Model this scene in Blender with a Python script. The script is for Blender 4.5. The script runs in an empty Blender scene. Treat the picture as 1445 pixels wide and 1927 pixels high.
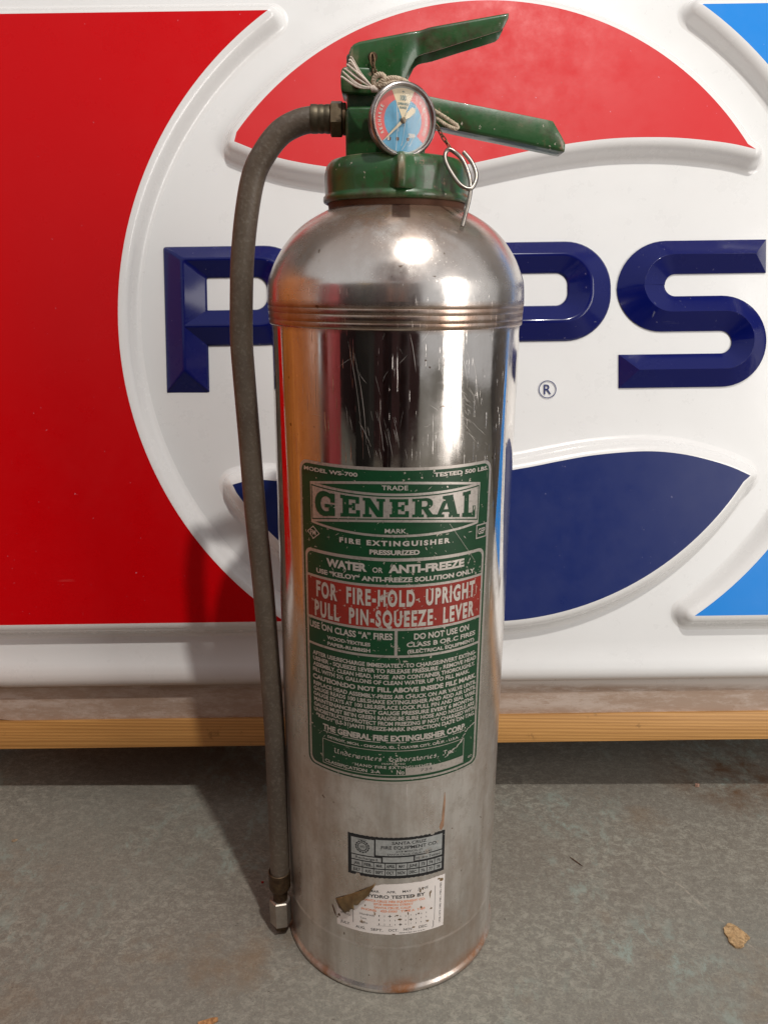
import bpy, bmesh, math, random
import numpy as np
from mathutils import Vector, Matrix
rnd = random.Random(7)
R = math.radians
C = bpy.context.scene.collection
SC = bpy.context.scene

# ------------------------------------------------------------------ camera
cam = bpy.data.cameras.new("camera"); camo = bpy.data.objects.new("camera", cam); C.objects.link(camo)
PITCH, ROLL = 0.2879, 0.0056
cp, sp = math.cos(PITCH), math.sin(PITCH)
fwd = Vector((0, cp, -sp)); up = Vector((0, sp, cp)); rt = Vector((1, 0, 0))
rt2 = rt*math.cos(ROLL)+up*math.sin(ROLL); up2 = -rt*math.sin(ROLL)+up*math.cos(ROLL)
m = Matrix((rt2, up2, -fwd)).transposed().to_4x4()
m.translation = Vector((-0.0074, -0.5735, 0.5464))
camo.matrix_world = m
cam.sensor_fit = 'VERTICAL'; cam.sensor_height = 36.0; cam.lens = 1450/1927*36
cam.clip_start = .01; cam.clip_end = 60
SC.camera = camo

# ------------------------------------------------------------------ light
SC.view_settings.view_transform = 'Standard'; SC.view_settings.look = 'None'
SC.view_settings.exposure = .07; SC.view_settings.gamma = 1
SC.cycles.use_denoising = True
SC.cycles.max_bounces = 8
w = bpy.data.worlds.new("World"); SC.world = w; w.use_nodes = True
w.node_tree.nodes['Background'].inputs[0].default_value = (.97, .965, .97, 1)
w.node_tree.nodes['Background'].inputs[1].default_value = .50

def lamp(name, kind, loc, target, power, color, **kw):
    l = bpy.data.lights.new(name, kind); o = bpy.data.objects.new(name, l); C.objects.link(o)
    l.energy = power; l.color = color
    for k, v in kw.items(): setattr(l, k, v)
    o.location = loc
    o.rotation_euler = (Vector(target)-Vector(loc)).to_track_quat('-Z', 'Y').to_euler()
    return o
lamp("shop_lamp", 'POINT', (.37, -.82, 2.17), (0, 0, .3), 84, (1.0, .962, .905), shadow_soft_size=.032)
lamp("doorway_light", 'AREA', (1.20, -.98, .75), (0, 0, .42), 10.5, (1.0, .95, .90), shape='RECTANGLE', size=.46, size_y=1.2)

# ------------------------------------------------------------------ materials
def N(nt, t, **kw):
    n = nt.nodes.new(t)
    for k, v in kw.items(): setattr(n, k, v)
    return n
def rgba(c): return (c[0], c[1], c[2], 1)
class M:
    def __init__(s, name, base=(.5,.5,.5), rough=.5, metal=0, **kw):
        s.m = bpy.data.materials.new(name); s.m.use_nodes = True; s.nt = s.m.node_tree
        s.b = s.nt.nodes['Principled BSDF']; s.l = s.nt.links
        s.b.inputs['Base Color'].default_value = rgba(base)
        s.b.inputs['Roughness'].default_value = rough; s.b.inputs['Metallic'].default_value = metal
        for k, v in kw.items(): s.b.inputs[k.replace('_', ' ')].default_value = v
        s.base = base; s.tc = N(s.nt, 'ShaderNodeTexCoord'); s.co = s.tc.outputs['Object']
    def map(s, scale=(1,1,1), rot=(0,0,0), loc=(0,0,0)):
        n = N(s.nt, 'ShaderNodeMapping'); n.inputs['Scale'].default_value = scale
        n.inputs['Rotation'].default_value = rot; n.inputs['Location'].default_value = loc
        s.l.new(s.co, n.inputs['Vector']); return n.outputs[0]
    def noise(s, scale, detail=4, rough=.5, vec=None, dist=0):
        n = N(s.nt, 'ShaderNodeTexNoise'); n.inputs['Scale'].default_value = scale
        n.inputs['Detail'].default_value = detail; n.inputs['Roughness'].default_value = rough
        n.inputs['Distortion'].default_value = dist
        s.l.new(vec if vec is not None else s.co, n.inputs['Vector']); return n.outputs['Fac']
    def voro(s, scale, vec=None, feature='F1'):
        n = N(s.nt, 'ShaderNodeTexVoronoi', feature=feature); n.inputs['Scale'].default_value = scale
        s.l.new(vec if vec is not None else s.co, n.inputs['Vector']); return n.outputs['Distance']
    def ramp(s, f, stops):
        n = N(s.nt, 'ShaderNodeValToRGB'); e = n.color_ramp.elements
        while len(e) < len(stops): e.new(.5)
        for el, (p, c) in zip(e, stops):
            el.position = p; el.color = rgba(c) if isinstance(c, tuple) else (c, c, c, 1)
        s.l.new(f, n.inputs[0]); return n.outputs[0]
    def mr(s, f, a, b, c=0., d=1.):
        n = N(s.nt, 'ShaderNodeMapRange'); n.clamp = True
        for i, v in zip((1,2,3,4), (a,b,c,d)): n.inputs[i].default_value = v
        s.l.new(f, n.inputs[0]); return n.outputs[0]
    def math(s, op, a, b=None):
        n = N(s.nt, 'ShaderNodeMath', operation=op)
        for i, v in enumerate((a, b)):
            if v is None: continue
            if isinstance(v, (int, float)): n.inputs[i].default_value = v
            else: s.l.new(v, n.inputs[i])
        return n.outputs[0]
    def mix(s, f, a, b):
        n = N(s.nt, 'ShaderNodeMix', data_type='RGBA')
        for i, v in ((0, f), (6, a), (7, b)):
            if isinstance(v, (int, float)): n.inputs[i].default_value = v if i == 0 else (v, v, v, 1)
            elif isinstance(v, tuple): n.inputs[i].default_value = rgba(v)
            else: s.l.new(v, n.inputs[i])
        return n.outputs[2]
    def sep(s):
        n = N(s.nt, 'ShaderNodeSeparateXYZ'); s.l.new(s.co, n.inputs[0]); return n.outputs
    def set(s, inp, out): s.l.new(out, s.b.inputs[inp]); return s
    def bump(s, h, strength=.3, dist=.001):
        n = N(s.nt, 'ShaderNodeBump'); n.inputs['Strength'].default_value = strength
        n.inputs['Distance'].default_value = dist; s.l.new(h, n.inputs['Height'])
        prev = s.b.inputs['Normal'].links
        if prev: s.l.new(prev[0].from_socket, n.inputs['Normal'])
        s.l.new(n.outputs[0], s.b.inputs['Normal']); return s

def plastic(name, col, rough=.32, dirt=.0, coat=.15, crough=.2, spec=.5, haze=(.6,.5,.5), hz=.05):
    q = M(name, col, rough); q.b.inputs['Coat Weight'].default_value = coat; q.b.inputs['Coat Roughness'].default_value = crough
    q.b.inputs['Specular IOR Level'].default_value = spec
    sm = q.noise(7, 6, .65)
    f = q.mr(sm, .42, .7, 0, hz)
    c = q.mix(f, col, haze)
    if dirt:
        z = q.sep()[2]   # object z: grime collects on the lower skirt
        zz = q.mr(z, .1415, .130)
        st = q.noise(14, 9, .78, q.map((1, 3.5, 3.5)))
        d = q.math('MULTIPLY', q.mr(st, .44, .57), zz)
        d2 = q.math('MULTIPLY', d, dirt)
        c = q.mix(q.math('MULTIPLY', d2, .85), c, (.12, .062, .032))
        fs = q.math('MULTIPLY', q.mr(q.noise(1, 8, .75, q.map((26, 160, 160))), .53, .60), zz); c = q.mix(q.math('MULTIPLY', fs, .7), c, (.11, .055, .028))
        bl = q.math('MULTIPLY', q.mr(q.math('ABSOLUTE', q.math('SUBTRACT', z, .1335)), .007, .001), q.mr(q.noise(12, 8, .8, q.map((1, 5, 5), loc=(2, 2, 2))), .40, .56)); c = q.mix(bl, c, (.085, .04, .02))
        b2 = q.math('MULTIPLY', q.mr(z, .117, .110), q.mr(q.noise(20, 8, .8, q.map((1, 3, 3), loc=(6, 2, 2))), .44, .60)); c = q.mix(b2, c, (.10, .05, .028))
        z3 = q.math('MULTIPLY', q.mr(z, .165, .130), .78)
        c = q.mix(z3, c, (.44, .31, .23))
    sp_ = q.noise(170, 3, .6); c = q.mix(q.mr(sp_, .75, .80, 0, .25), c, (.25, .17, .12))
    lt = q.noise(260, 2, .5, q.map((1, 1, 1), loc=(4, 2, 1))); c = q.mix(q.mr(lt, .76, .79, 0, .22), c, (.75, .68, .90))
    v1 = q.noise(1, 2, .5, q.map((260, 260, 7), rot=(.2, .7, 0))); v2 = q.noise(1, 2, .5, q.map((7, 200, 240), rot=(.1, .35, .2)))
    gt = q.mr(q.noise(5, 4, .6, q.map(loc=(3, 3, 3))), .54, .62)
    ls = q.math('MULTIPLY', q.math('MAXIMUM', q.mr(v1, .745, .77), q.mr(v2, .745, .77)), gt)
    c = q.mix(q.math('MULTIPLY', ls, .35), c, tuple(min(1, k_*.6+.3) for k_ in col))
    q.set('Base Color', c)
    q.set('Roughness', q.math('ADD', q.mr(q.noise(30, 6, .7), .3, .75, rough-.08, rough+.16), q.math('MULTIPLY', ls, .2)))
    q.bump(q.noise(9, 3, .5), .12, .004).bump(q.noise(420, 2, .5), .05, .0004)
    return q.m

WHITE = plastic('white sign plastic', (.78, .78, .775), .30, dirt=1.0, coat=.25, crough=.1, hz=.10, haze=(.64, .61, .58))
WSIDE = plastic('white sign relief', (.82, .81, .80), .22, coat=.5, crough=.06, hz=.03)
REDP = plastic('red sign plastic', (.60, .0006, .0035), .30, coat=.04, spec=.16, hz=.03, haze=(.55, .06, .06))
REDW = plastic('red sign plastic with painted sheen', (.64, .008, .012), .46, coat=.0, spec=.42, hz=.10, haze=(.62, .12, .12))  # pinkish haze in the colour stands in for lamp sheen on the wave
NAVY = plastic('navy sign plastic', (.006, .018, .125), .34, coat=.08, spec=.3, hz=.12, haze=(.10, .11, .2))
LETN = plastic('navy letter plastic', (.0020, .0055, .100), .20, coat=.5, spec=.15, crough=.1, hz=.03, haze=(.08, .08, .16))
BLUEP = plastic('sky blue sign plastic', (.012, .24, .74), .34, coat=.05, spec=.2, hz=.05, haze=(.3, .45, .7))

def steel(name):
    q = M(name, (.72, .69, .655), .2, 1.0)
    z = q.sep()[2]
    low = q.mr(z, .19, .40)             # 0 low .. 1 high : the lower shell is dulled by handling
    dome = q.mr(z, .525, .545)
    ro = q.math('ADD', q.math('MULTIPLY', q.math('SUBTRACT', 1.0, low), .255), .055)
    ro = q.math('ADD', ro, q.math('MULTIPLY', dome, .15))
    cl = q.noise(11, 8, .72)
    ro = q.math('ADD', ro, q.mr(cl, .42, .72, -.03, .17))
    ro = q.math('ADD', ro, q.mr(q.math('ABSOLUTE', q.math('SUBTRACT', z, .5265)), .0105, .006, 0, .16))
    # long fine vertical and slanted scratches
    s1 = q.noise(1, 3, .5, q.map((1100, 1100, 4), rot=(.03, .05, 0)))
    s2 = q.noise(1, 2, .5, q.map((900, 900, 20), rot=(.35, .38, .2)))
    s3 = q.noise(1, 2, .5, q.map((1200, 1200, 40), rot=(-.5, -.7, .1)))
    gate = q.mr(q.noise(16, 3, .6), .42, .54)
    sc = q.math('MAXIMUM', q.mr(s1, .80, .84, 0, .1), q.math('MAXIMUM', q.mr(s2, .69, .74, 0, .6), q.mr(s3, .68, .74, 0, .6)))
    sc = q.math('MULTIPLY', sc, q.math('MULTIPLY', gate, q.math('SUBTRACT', 1.0, q.math('MULTIPLY', dome, .75))))
    ro = q.math('ADD', ro, q.math('MULTIPLY', sc, .42))
    ro = q.math('ADD', ro, q.mr(q.noise(1, 5, .6, q.map((45, 45, 2.2))), .40, .70, -.03, .08))
    q.set('Roughness', ro)
    c = q.mix(q.mr(q.noise(5, 6, .65), .35, .7), (.84, .80, .765), (.68, .635, .595))
    vs = q.noise(1, 6, .65, q.map((60, 60, 3.5), loc=(3, 1, 2))); c = q.mix(q.math('MULTIPLY', q.mr(vs, .42, .64), q.mr(z, .45, .2, .1, .5)), c, (.42, .38, .34))
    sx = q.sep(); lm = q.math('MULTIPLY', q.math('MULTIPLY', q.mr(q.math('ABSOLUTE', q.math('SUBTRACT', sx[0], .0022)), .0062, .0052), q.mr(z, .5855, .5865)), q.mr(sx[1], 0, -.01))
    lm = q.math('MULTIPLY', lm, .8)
    bt = q.math('MULTIPLY', q.mr(q.noise(13, 8, .75, q.map((1, 1, .6), loc=(4, 4, 4))), .44, .62), q.mr(z, .47, .20, .12, .75))
    c = q.mix(bt, c, (.46, .36, .29))
    sm = q.mr(q.noise(34, 8, .8, q.map(loc=(1, 8, 2))), .56, .64, 0, .35); c = q.mix(sm, c, (.40, .33, .27))
    # brown grime: under the collar, over the dome, at the seam and the foot
    g1 = q.math('MULTIPLY', q.mr(z, .546, .590), q.mr(q.noise(24, 7, .7), .26, .54))
    c = q.mix(q.math('MULTIPLY', g1, .9), c, (.24, .13, .075))
    st = q.noise(30, 5, .7, q.map((1, 1, .35)))
    g2 = q.math('MULTIPLY', q.mr(st, .58, .70), q.mr(z, .50, .58, .0, .9))
    c = q.mix(q.math('MULTIPLY', g2, .7), c, (.45, .24, .12))
    g3 = q.math('MULTIPLY', q.mr(z, .018, .004), q.mr(q.noise(22, 6, .7), .44, .60))
    c = q.mix(g3, c, (.36, .15, .06))
    g5 = q.math('MULTIPLY', q.mr(q.math('ABSOLUTE', q.math('SUBTRACT', z, .5265)), .0105, .006), q.mr(q.noise(40, 5, .7),   .3, .65, .45, .95))
    c = q.mix(g5, c, (.36, .22, .15))
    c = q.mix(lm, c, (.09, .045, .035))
    g4 = q.mr(q.noise(190, 2, .5), .735, .76, 0, .8)
    c = q.mix(g4, c, (.16, .09, .05))
    ws = q.mr(q.noise(240, 2, .5, q.map((1, 1, 1), loc=(3, 5, 7))), .75, .77, 0, .6)
    c = q.mix(ws, c, (.95, .92, .88))
    q.set('Base Color', c)
    dull = q.math('ADD', q.math('MULTIPLY', q.math('SUBTRACT', 1.0, low), .17), q.math('MULTIPLY', dome, .08))
    q.set('Metallic', q.math('SUBTRACT', q.math('SUBTRACT', 1.0, dull), q.math('MULTIPLY', q.math('MAXIMUM', g1, g3), .30)))
    q.bump(q.noise(7, 2, .4, q.map((1, 1, .4))), .36, .0045)
    q.bump(q.noise(1, 3, .5, q.map((90, 90, 3))), .05, .0005)
    q.bump(sc, .5, .0003)
    q.bump(q.noise(60, 5, .6), .06, .0004)
    return q.m
STEEL = steel('stainless steel shell')

def paint(name, col, metalcol=(.45, .40, .33)):
    q = M(name, col, .34); q.b.inputs['Coat Weight'].default_value = .25
    n = q.noise(45, 7, .7)
    c = q.mix(q.mr(q.noise(14, 5, .6), .35, .7, 0, .55), col, tuple(v*.55+.004 for v in col))
    c = q.mix(q.mr(q.noise(32, 7, .75, q.map(loc=(2, 3, 4))), .50, .64, 0, .85), c, (.045, .024, .012))
    wr_ = q.math('MULTIPLY', q.mr(q.noise(70, 8, .8, q.map(loc=(5, 9, 2))), .60, .63), q.mr(q.noise(20, 3, .6, q.map(loc=(1, 1, 6))), .48, .58)); c = q.mix(wr_, c, (.20, .13, .08))
    chip = q.mr(q.noise(150, 4, .7, q.map(loc=(7, 1, 4))), .675, .69)
    c = q.mix(chip, c, metalcol)
    g = N(q.nt, 'ShaderNodeNewGeometry'); e = q.mr(g.outputs['Pointiness'], .53, .60)
    e = q.math('MULTIPLY', e, q.mr(n, .42, .62))
    c = q.mix(e, c, (.30, .22, .15))
    q.set('Base Color', c); q.set('Roughness', q.mr(n, .3, .7, .25, .5))
    q.bump(n, .25, .0007).bump(q.noise(260, 3, .6), .1, .0003)
    return q.m
GREEN = paint('green valve paint', (.020, .092, .024))
GDARK = paint('shaded green valve paint', (.014, .062, .034))  # darker copy of the green, shade inside the valve head painted in

def simple(name, col, rough=.5, metal=0., var=.35, scale=60, bump=.2, dark=None, **kw):
    q = M(name, col, rough, metal, **kw)
    n = q.noise(scale, 6, .7)
    q.set('Base Color', q.mix(q.mr(n, .35, .68, 0, 1), col, dark or tuple(v*(1-var) for v in col)))
    q.bump(n, bump, .0005); return q.m
BRASS = simple('tarnished brass', (.20, .155, .10), .45, .9, dark=(.11, .08, .05), scale=130)
BRDARK = simple('dark tarnished brass', (.13, .085, .045), .5, .7, dark=(.04, .02, .012), scale=130)
FERR = simple('grimy brass ferrule', (.15, .125, .085), .5, .75, dark=(.07, .055, .035), scale=120)
NUTM = simple('dull steel nut', (.46, .41, .36), .42, .8, scale=90)
CHROME = simple('worn chrome', (.62, .57, .54), .28, 1, dark=(.30, .26, .25), scale=160)
CASE = simple('rusty gauge case', (.26, .20, .18), .42, .8, dark=(.10, .065, .05), scale=100)
WIRE = simple('steel wire', (.40, .36, .32), .38, 1, scale=150)
CHAINM = simple('rusty chain', (.22, .14, .08), .5, .8, dark=(.08, .05, .03), scale=300)
BLACK = simple('black sticker ink', (.012, .012, .014), .4, var=.1)
SFOIL = simple('silver sticker foil', (.50, .51, .50), .42, .4, dark=(.34, .35, .34), scale=260, bump=.15)
GREYI = simple('grey ink', (.05, .05, .05), .5)
ORANGE = simple('orange ink', (.75, .20, .08), .5, dark=(.78, .42, .28), scale=200)
CREAM = simple('cream dial', (.78, .64, .42), .5)
DBLUE = simple('dial blue', (.10, .36, .56), .5, scale=80)
DRED = simple('dial red', (.76, .11, .10), .5)
DWHITE = simple('dial white', (.75, .70, .62), .5)
ROPEM = simple('cotton string', (.66, .55, .42), .9, scale=400, dark=(.36, .27, .18), bump=.4)
TASSM = simple('frayed cotton', (.76, .66, .58), .9, scale=500, dark=(.50, .40, .33), bump=.3)
RUST = simple('rusty rivet', (.14, .055, .025), .7, .2)
DARKM = simple('matt black paint', (.02, .018, .016), .8)  # plain black of the back board and the storage cabinet

def enamel(name, col, speck=.70):
    q = M(name, col, .36); q.b.inputs['Coat Weight'].default_value = .05
    a = q.noise(330, 3, .55); b = q.noise(40, 4, .6); cc = q.noise(60, 5, .7, q.map((1, 1, 3), rot=(.5, .3, 0)))
    th = q.math('ADD', a, q.mr(b, .45, .75, 0, .09)); 
    f = q.mr(th, speck, speck+.02)
    s1 = q.noise(1, 2, .5, q.map((300, 300, 26), rot=(.5, .6, .1)))
    f = q.math('MAXIMUM', f, q.mr(s1, .755, .775))
    c = q.mix(f, q.mix(q.mr(cc, .4, .7, 0, .5), col, tuple(v*.6 for v in col)), (.62, .55, .48))
    q.set('Base Color', c); q.set('Metallic', q.math('MULTIPLY', f, .7))
    q.bump(a, .1, .0002); return q.m
ENG = enamel('green enamel', (.004, .050, .017))
ENR = enamel('red enamel', (.27, .022, .014), .67)
def platemetal():
    q = M('worn plate metal', (.5, .46, .42), .42, .75)
    a = q.noise(420, 4, .7); b = q.noise(25, 4, .6)
    t = q.math('ADD', a, q.mr(b, .4, .7, -.05, .09))
    q.set('Base Color', q.mix(q.mr(t, .50, .90), (.60, .545, .50), (.22, .19, .17)))
    q.bump(a, .2, .0002); return q.m
PLATE = platemetal()
def letmetal():
    q = M('plate lettering metal', (.62, .57, .52), .42, .55)
    a = q.noise(500, 3, .6); b = q.noise(45, 4, .6)
    t = q.math('ADD', a, q.mr(b, .4, .7, -.05, .08))
    q.set('Base Color', q.mix(q.mr(t, .58, .90), (.64, .585, .53), (.22, .22, .18))); return q.m
LETM = letmetal()
def whitepaper():
    q = M('white sticker paper', (.78, .72, .68), .55)
    a = q.noise(95, 5, .7); b = q.noise(230, 3, .6)
    c = q.mix(q.mr(q.noise(18, 5, .6), .45, .7, 0, .3), (.80, .735, .695), (.62, .52, .44))
    f = q.math('MULTIPLY', q.mr(a, .645, .67), q.mr(b, .35, .5))
    q.set('Base Color', q.mix(f, c, (.22, .13, .055))); return q.m
PAPER = whitepaper()
PEEL = simple('brown sticker glue', (.20, .125, .055), .3, 0, dark=(.09, .055, .022), scale=70, bump=.6)

def hosemat():
    q = M('worn rubber hose', (.13, .115, .095), .48)
    z = q.noise(26, 8, .75); f = q.noise(420, 3, .6)
    c = q.mix(q.mr(z, .36, .90), (.100, .074, .054), (.19, .155, .115))
    c = q.mix(q.mr(q.noise(9, 4, .6), .48, .7, 0, .6), c, (.06, .045, .036))
    wv = N(q.nt, 'ShaderNodeTexWave', wave_type='BANDS', bands_direction='DIAGONAL'); wv.inputs['Scale'].default_value = 150
    wv.inputs['Distortion'].default_value = 3; q.l.new(q.co, wv.inputs['Vector'])
    c = q.mix(q.mr(f, .52, .66, 0, .25), c, (.27, .245, .20))
    q.set('Base Color', c); q.bump(wv.outputs['Fac'], .10, .0003).bump(f, .45, .0004).bump(z, .2, .0008); return q.m
HOSE = hosemat()

def woodmat(name, a, b, axis='x', scale=1., rough=.4, coat=.0):
    q = M(name, a, rough); q.b.inputs['Coat Weight'].default_value = coat
    sc = {'x': (1.2, 60, 60), 'z': (22, 22, .9)}[axis]
    v = q.map(tuple(k*scale for k in sc))
    n = q.noise(3, 6, .65, v, 1.2)
    wv = N(q.nt, 'ShaderNodeTexWave', wave_type='BANDS', bands_direction='Z' if axis == 'x' else 'X')
    wv.inputs['Scale'].default_value = 1.1; wv.inputs['Distortion'].default_value = 7; wv.inputs['Detail'].default_value = 3
    q.l.new(v, wv.inputs['Vector'])
    f = q.math('ADD', q.math('MULTIPLY', wv.outputs['Fac'], .28), q.math('MULTIPLY', n, .72))
    c = q.mix(q.mr(f, .3, .75), a, b)
    c = q.mix(q.mr(q.noise(40, 6, .7), .62, .72, 0, .6), c, tuple(k*.35 for k in b))
    q.set('Base Color', c); q.bump(f, .3, .001); return q.m
PINE = woodmat('pine board', (.58, .30, .090), (.36, .17, .045), 'x', 1.4, .5)
OAKV = woodmat('orange varnished wood', (.90, .34, .080), (.48, .13, .024), 'z', 1.2, .3, .4)

def concrete():
    q = M('painted concrete', (.14, .13, .12), .62); q.b.inputs['Specular IOR Level'].default_value = .35
    big = q.noise(2.6, 5, .6); mid = q.noise(15, 10, .75); fine = q.noise(80, 9, .8); vf = q.noise(300, 5, .75)
    c = q.mix(q.mr(big, .38, .62), (.190, .168, .140), (.212, .205, .175))
    c = q.mix(q.mr(mid, .36, .64, 0, .45), c, (.215, .196, .165))
    fl = q.noise(110, 14, .86, q.map((1, 1.3, 1), rot=(0, 0, .6)), .5)
    c = q.mix(q.math('MULTIPLY', q.mr(fl, .49, .56, 0, .8), q.mr(q.noise(8, 5, .6, q.map(loc=(6, 6, 0))), .3, .6, .25, 1)), c, (.36, .345, .29))
    dk = q.noise(120, 12, .85, q.map(loc=(3, 7, 0)), .3)
    c = q.mix(q.mr(dk, .52, .62, 0, .38), c, (.125, .105, .088))
    f2 = q.noise(420, 10, .85, q.map(loc=(1, 5, 0))); c = q.mix(q.mr(f2, .52, .60, 0, .55), c, (.38, .35, .29))
    f3 = q.noise(380, 10, .85, q.map(loc=(8, 5, 0))); c = q.mix(q.mr(f3, .54, .62, 0, .6), c, (.08, .065, .055))
    teal = q.math('MULTIPLY', q.mr(q.noise(30, 12, .82, q.map((1.5, 1, 1), rot=(0, 0, .9), loc=(3.1, 1, 0)), .3), .51, .57), q.mr(q.noise(5.2, 5, .6, q.map(loc=(2.35, .6, 0))), .50, .62))
    c = q.mix(q.math('MULTIPLY', teal, .85), c, (.29, .345, .305))
    rust = q.math('MULTIPLY', q.mr(q.noise(6, 7, .7, q.map(loc=(5, 2, 0))), .56, .70), .5)
    c = q.mix(rust, c, (.22, .13, .065))
    x = q.noise(1, 6, .75, q.map((26, 330, 1), rot=(0, 0, .95)), .3); x2 = q.noise(1, 6, .75, q.map((300, 34, 1), rot=(0, 0, .35)), .3)
    c = q.mix(q.math('MULTIPLY', q.mr(x, .60, .68, 0, .8), q.mr(mid, .45, .6)), c, (.36, .335, .285))
    c = q.mix(q.math('MULTIPLY', q.mr(x2, .61, .68, 0, .8), q.mr(mid, .6, .45)), c, (.32, .29, .245))
    sx = q.sep(); d = q.math('ADD', q.math('MULTIPLY', sx[0], .87), q.math('MULTIPLY', sx[1], .49))
    d = q.math('ADD', d, q.math('MULTIPLY', q.math('SUBTRACT', q.noise(14, 4, .7), .5), .02))
    ln = q.math('MULTIPLY', q.mr(q.math('ABSOLUTE', q.math('SUBTRACT', d, .252)), .0016, .0004), q.mr(sx[0], .235, .27))
    c = q.mix(q.math('MULTIPLY', ln, q.mr(fine, .46, .56, 0, .55)), c, (.44, .39, .32))
    rb = q.math('MULTIPLY', q.mr(q.math('ADD', q.math('POWER', q.math('SUBTRACT', sx[0], .40), 2.0), q.math('POWER', q.math('SUBTRACT', sx[1], .215), 2.0)), .010, .001), q.mr(mid, .42, .62))
    c = q.mix(rb, c, (.13, .06, .025))
    c = q.mix(q.mr(vf, .66, .73, 0, .7), c, (.46, .40, .33))
    pit = q.mr(q.noise(120, 4, .6, q.map(loc=(9, 3, 0))), .69, .75, 0, .8); c = q.mix(pit, c, (.05, .04, .03))
    q.set('Base Color', c); q.set('Roughness', q.mr(fl, .4, .65, .55, .8))
    q.bump(mid, .2, .002).bump(fine, .35, .0012).bump(vf, .3, .0006).bump(pit, -.4, .0008)
    return q.m
CONC = concrete()

# ------------------------------------------------------------------ mesh helpers
def link(name, me, mat=None, parent=None, smooth=True, auto=None):
    if mat is not None:
        for k in (mat if isinstance(mat, (list, tuple)) else [mat]): me.materials.append(k)
    if smooth:
        for p in me.polygons: p.use_smooth = True
        if auto: me.set_sharp_from_angle(angle=R(auto))
    o = bpy.data.objects.new(name, me); C.objects.link(o)
    if parent is not None: o.parent = parent
    return o
def mesh(name, V, F, mat=None, parent=None, smooth=True, auto=40, mi=None, fix=False):
    me = bpy.data.meshes.new(name); me.from_pydata([tuple(v) for v in V], [], F); 
    if mi: 
        for p, i in zip(me.polygons, mi): p.material_index = i
    if fix:
        b = bmesh.new(); b.from_mesh(me); bmesh.ops.recalc_face_normals(b, faces=b.faces); b.to_mesh(me); b.free()
    me.update(); return link(name, me, mat, parent, smooth, auto)
def thing(name, label, cat, loc=(0,0,0), group=None):
    o = bpy.data.objects.new(name, None); C.objects.link(o); o.location = loc
    o.empty_display_size = .05; o['label'] = label; o['category'] = cat
    if group: o['group'] = group
    return o
def lathe_vf(prof, n=96, a0=0., a1=2*math.pi):
    V = []; F = []; k = len(prof); full = abs(a1-a0-2*math.pi) < 1e-6
    for i in range(n if full else n+1):
        a = a0+(a1-a0)*i/n
        for r, z in prof: V.append((r*math.sin(a), -r*math.cos(a), z))
    for i in range(n):
        j = (i+1) % n if full else i+1
        for q in range(k-1): F.append((i*k+q, j*k+q, j*k+q+1, i*k+q+1))
    return V, F
def lathe(name, prof, mat, parent, n=96, loc=(0,0,0), mtx=None, auto=35):
    V, F = lathe_vf(prof, n)
    if mtx is not None: V = [mtx @ Vector(v) for v in V]
    V = [(v[0]+loc[0], v[1]+loc[1], v[2]+loc[2]) for v in V]
    return mesh(name, V, F, mat, parent, auto=auto)
def smooth_path(P, n=8, closed=False):
    P = [Vector(p) for p in P]; out = []; k = len(P)
    for i in range(k if closed else k-1):
        if closed: a, b, c, d = P[(i-1) % k], P[i], P[(i+1) % k], P[(i+2) % k]
        else: a, b, c, d = P[max(i-1, 0)], P[i], P[i+1], P[min(i+2, k-1)]
        for j in range(n):
            t = j/n; out.append(.5*((2*b)+(c-a)*t+(2*a-5*b+4*c-d)*t*t+(3*b-a-3*c+d)*t**3))
    if not closed: out.append(P[-1])
    return out
def frames(P, closed=False):
    k = len(P); T = []
    for i in range(k):
        a = P[(i-1) % k] if closed else P[max(i-1, 0)]; b = P[(i+1) % k] if closed else P[min(i+1, k-1)]
        T.append((b-a).normalized())
    u = T[0].orthogonal().normalized(); U = []
    for t in T:
        u = (u-t*u.dot(t)).normalized(); U.append(u)
    return T, U
def tube_vf(P, r, n=12, closed=False):
    P = [Vector(p) for p in P]; T, U = frames(P, closed); V = []; F = []; k = len(P)
    for i, (p, t, u) in enumerate(zip(P, T, U)):
        w_ = t.cross(u); rr = r(i/(k-1)) if callable(r) else r
        for j in range(n):
            a = 2*math.pi*j/n; V.append(p+(u*math.cos(a)+w_*math.sin(a))*rr)
    for i in range(k if closed else k-1):
        i2 = (i+1) % k
        for j in range(n): F.append((i*n+j, i*n+(j+1) % n, i2*n+(j+1) % n, i2*n+j))
    if not closed: F.append(tuple(range(n))[::-1]); F.append(tuple((k-1)*n+j for j in range(n)))
    return V, F
def tube(name, P, r, mat, parent, n=12, closed=False):
    V, F = tube_vf(P, r, n, closed); return mesh(name, V, F, mat, parent, auto=50)
def join_vf(L):
    V = []; F = []
    for v, f in L:
        o = len(V); V += list(v); F += [tuple(i+o for i in q) for q in f]
    return V, F
def rope_vf(P, r, turns_per_m=220, k=3):
    P = [Vector(p) for p in P]; T, U = frames(P); L = 0; out = [[] for _ in range(k)]
    for i, (p, t, u) in enumerate(zip(P, T, U)):
        if i: L += (P[i]-P[i-1]).length
        w_ = t.cross(u)
        for q in range(k):
            a = 2*math.pi*(L*turns_per_m+q/k); out[q].append(p+(u*math.cos(a)+w_*math.sin(a))*r*.5)
    return join_vf([tube_vf(o, r*.58, 7) for o in out])
def box_vf(x0, x1, y0, y1, z0, z1):
    V = [(x, y, z) for x in (x0, x1) for y in (y0, y1) for z in (z0, z1)]
    return V, [(0,1,3,2), (4,6,7,5), (0,4,5,1), (2,3,7,6), (0,2,6,4), (1,5,7,3)]
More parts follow.
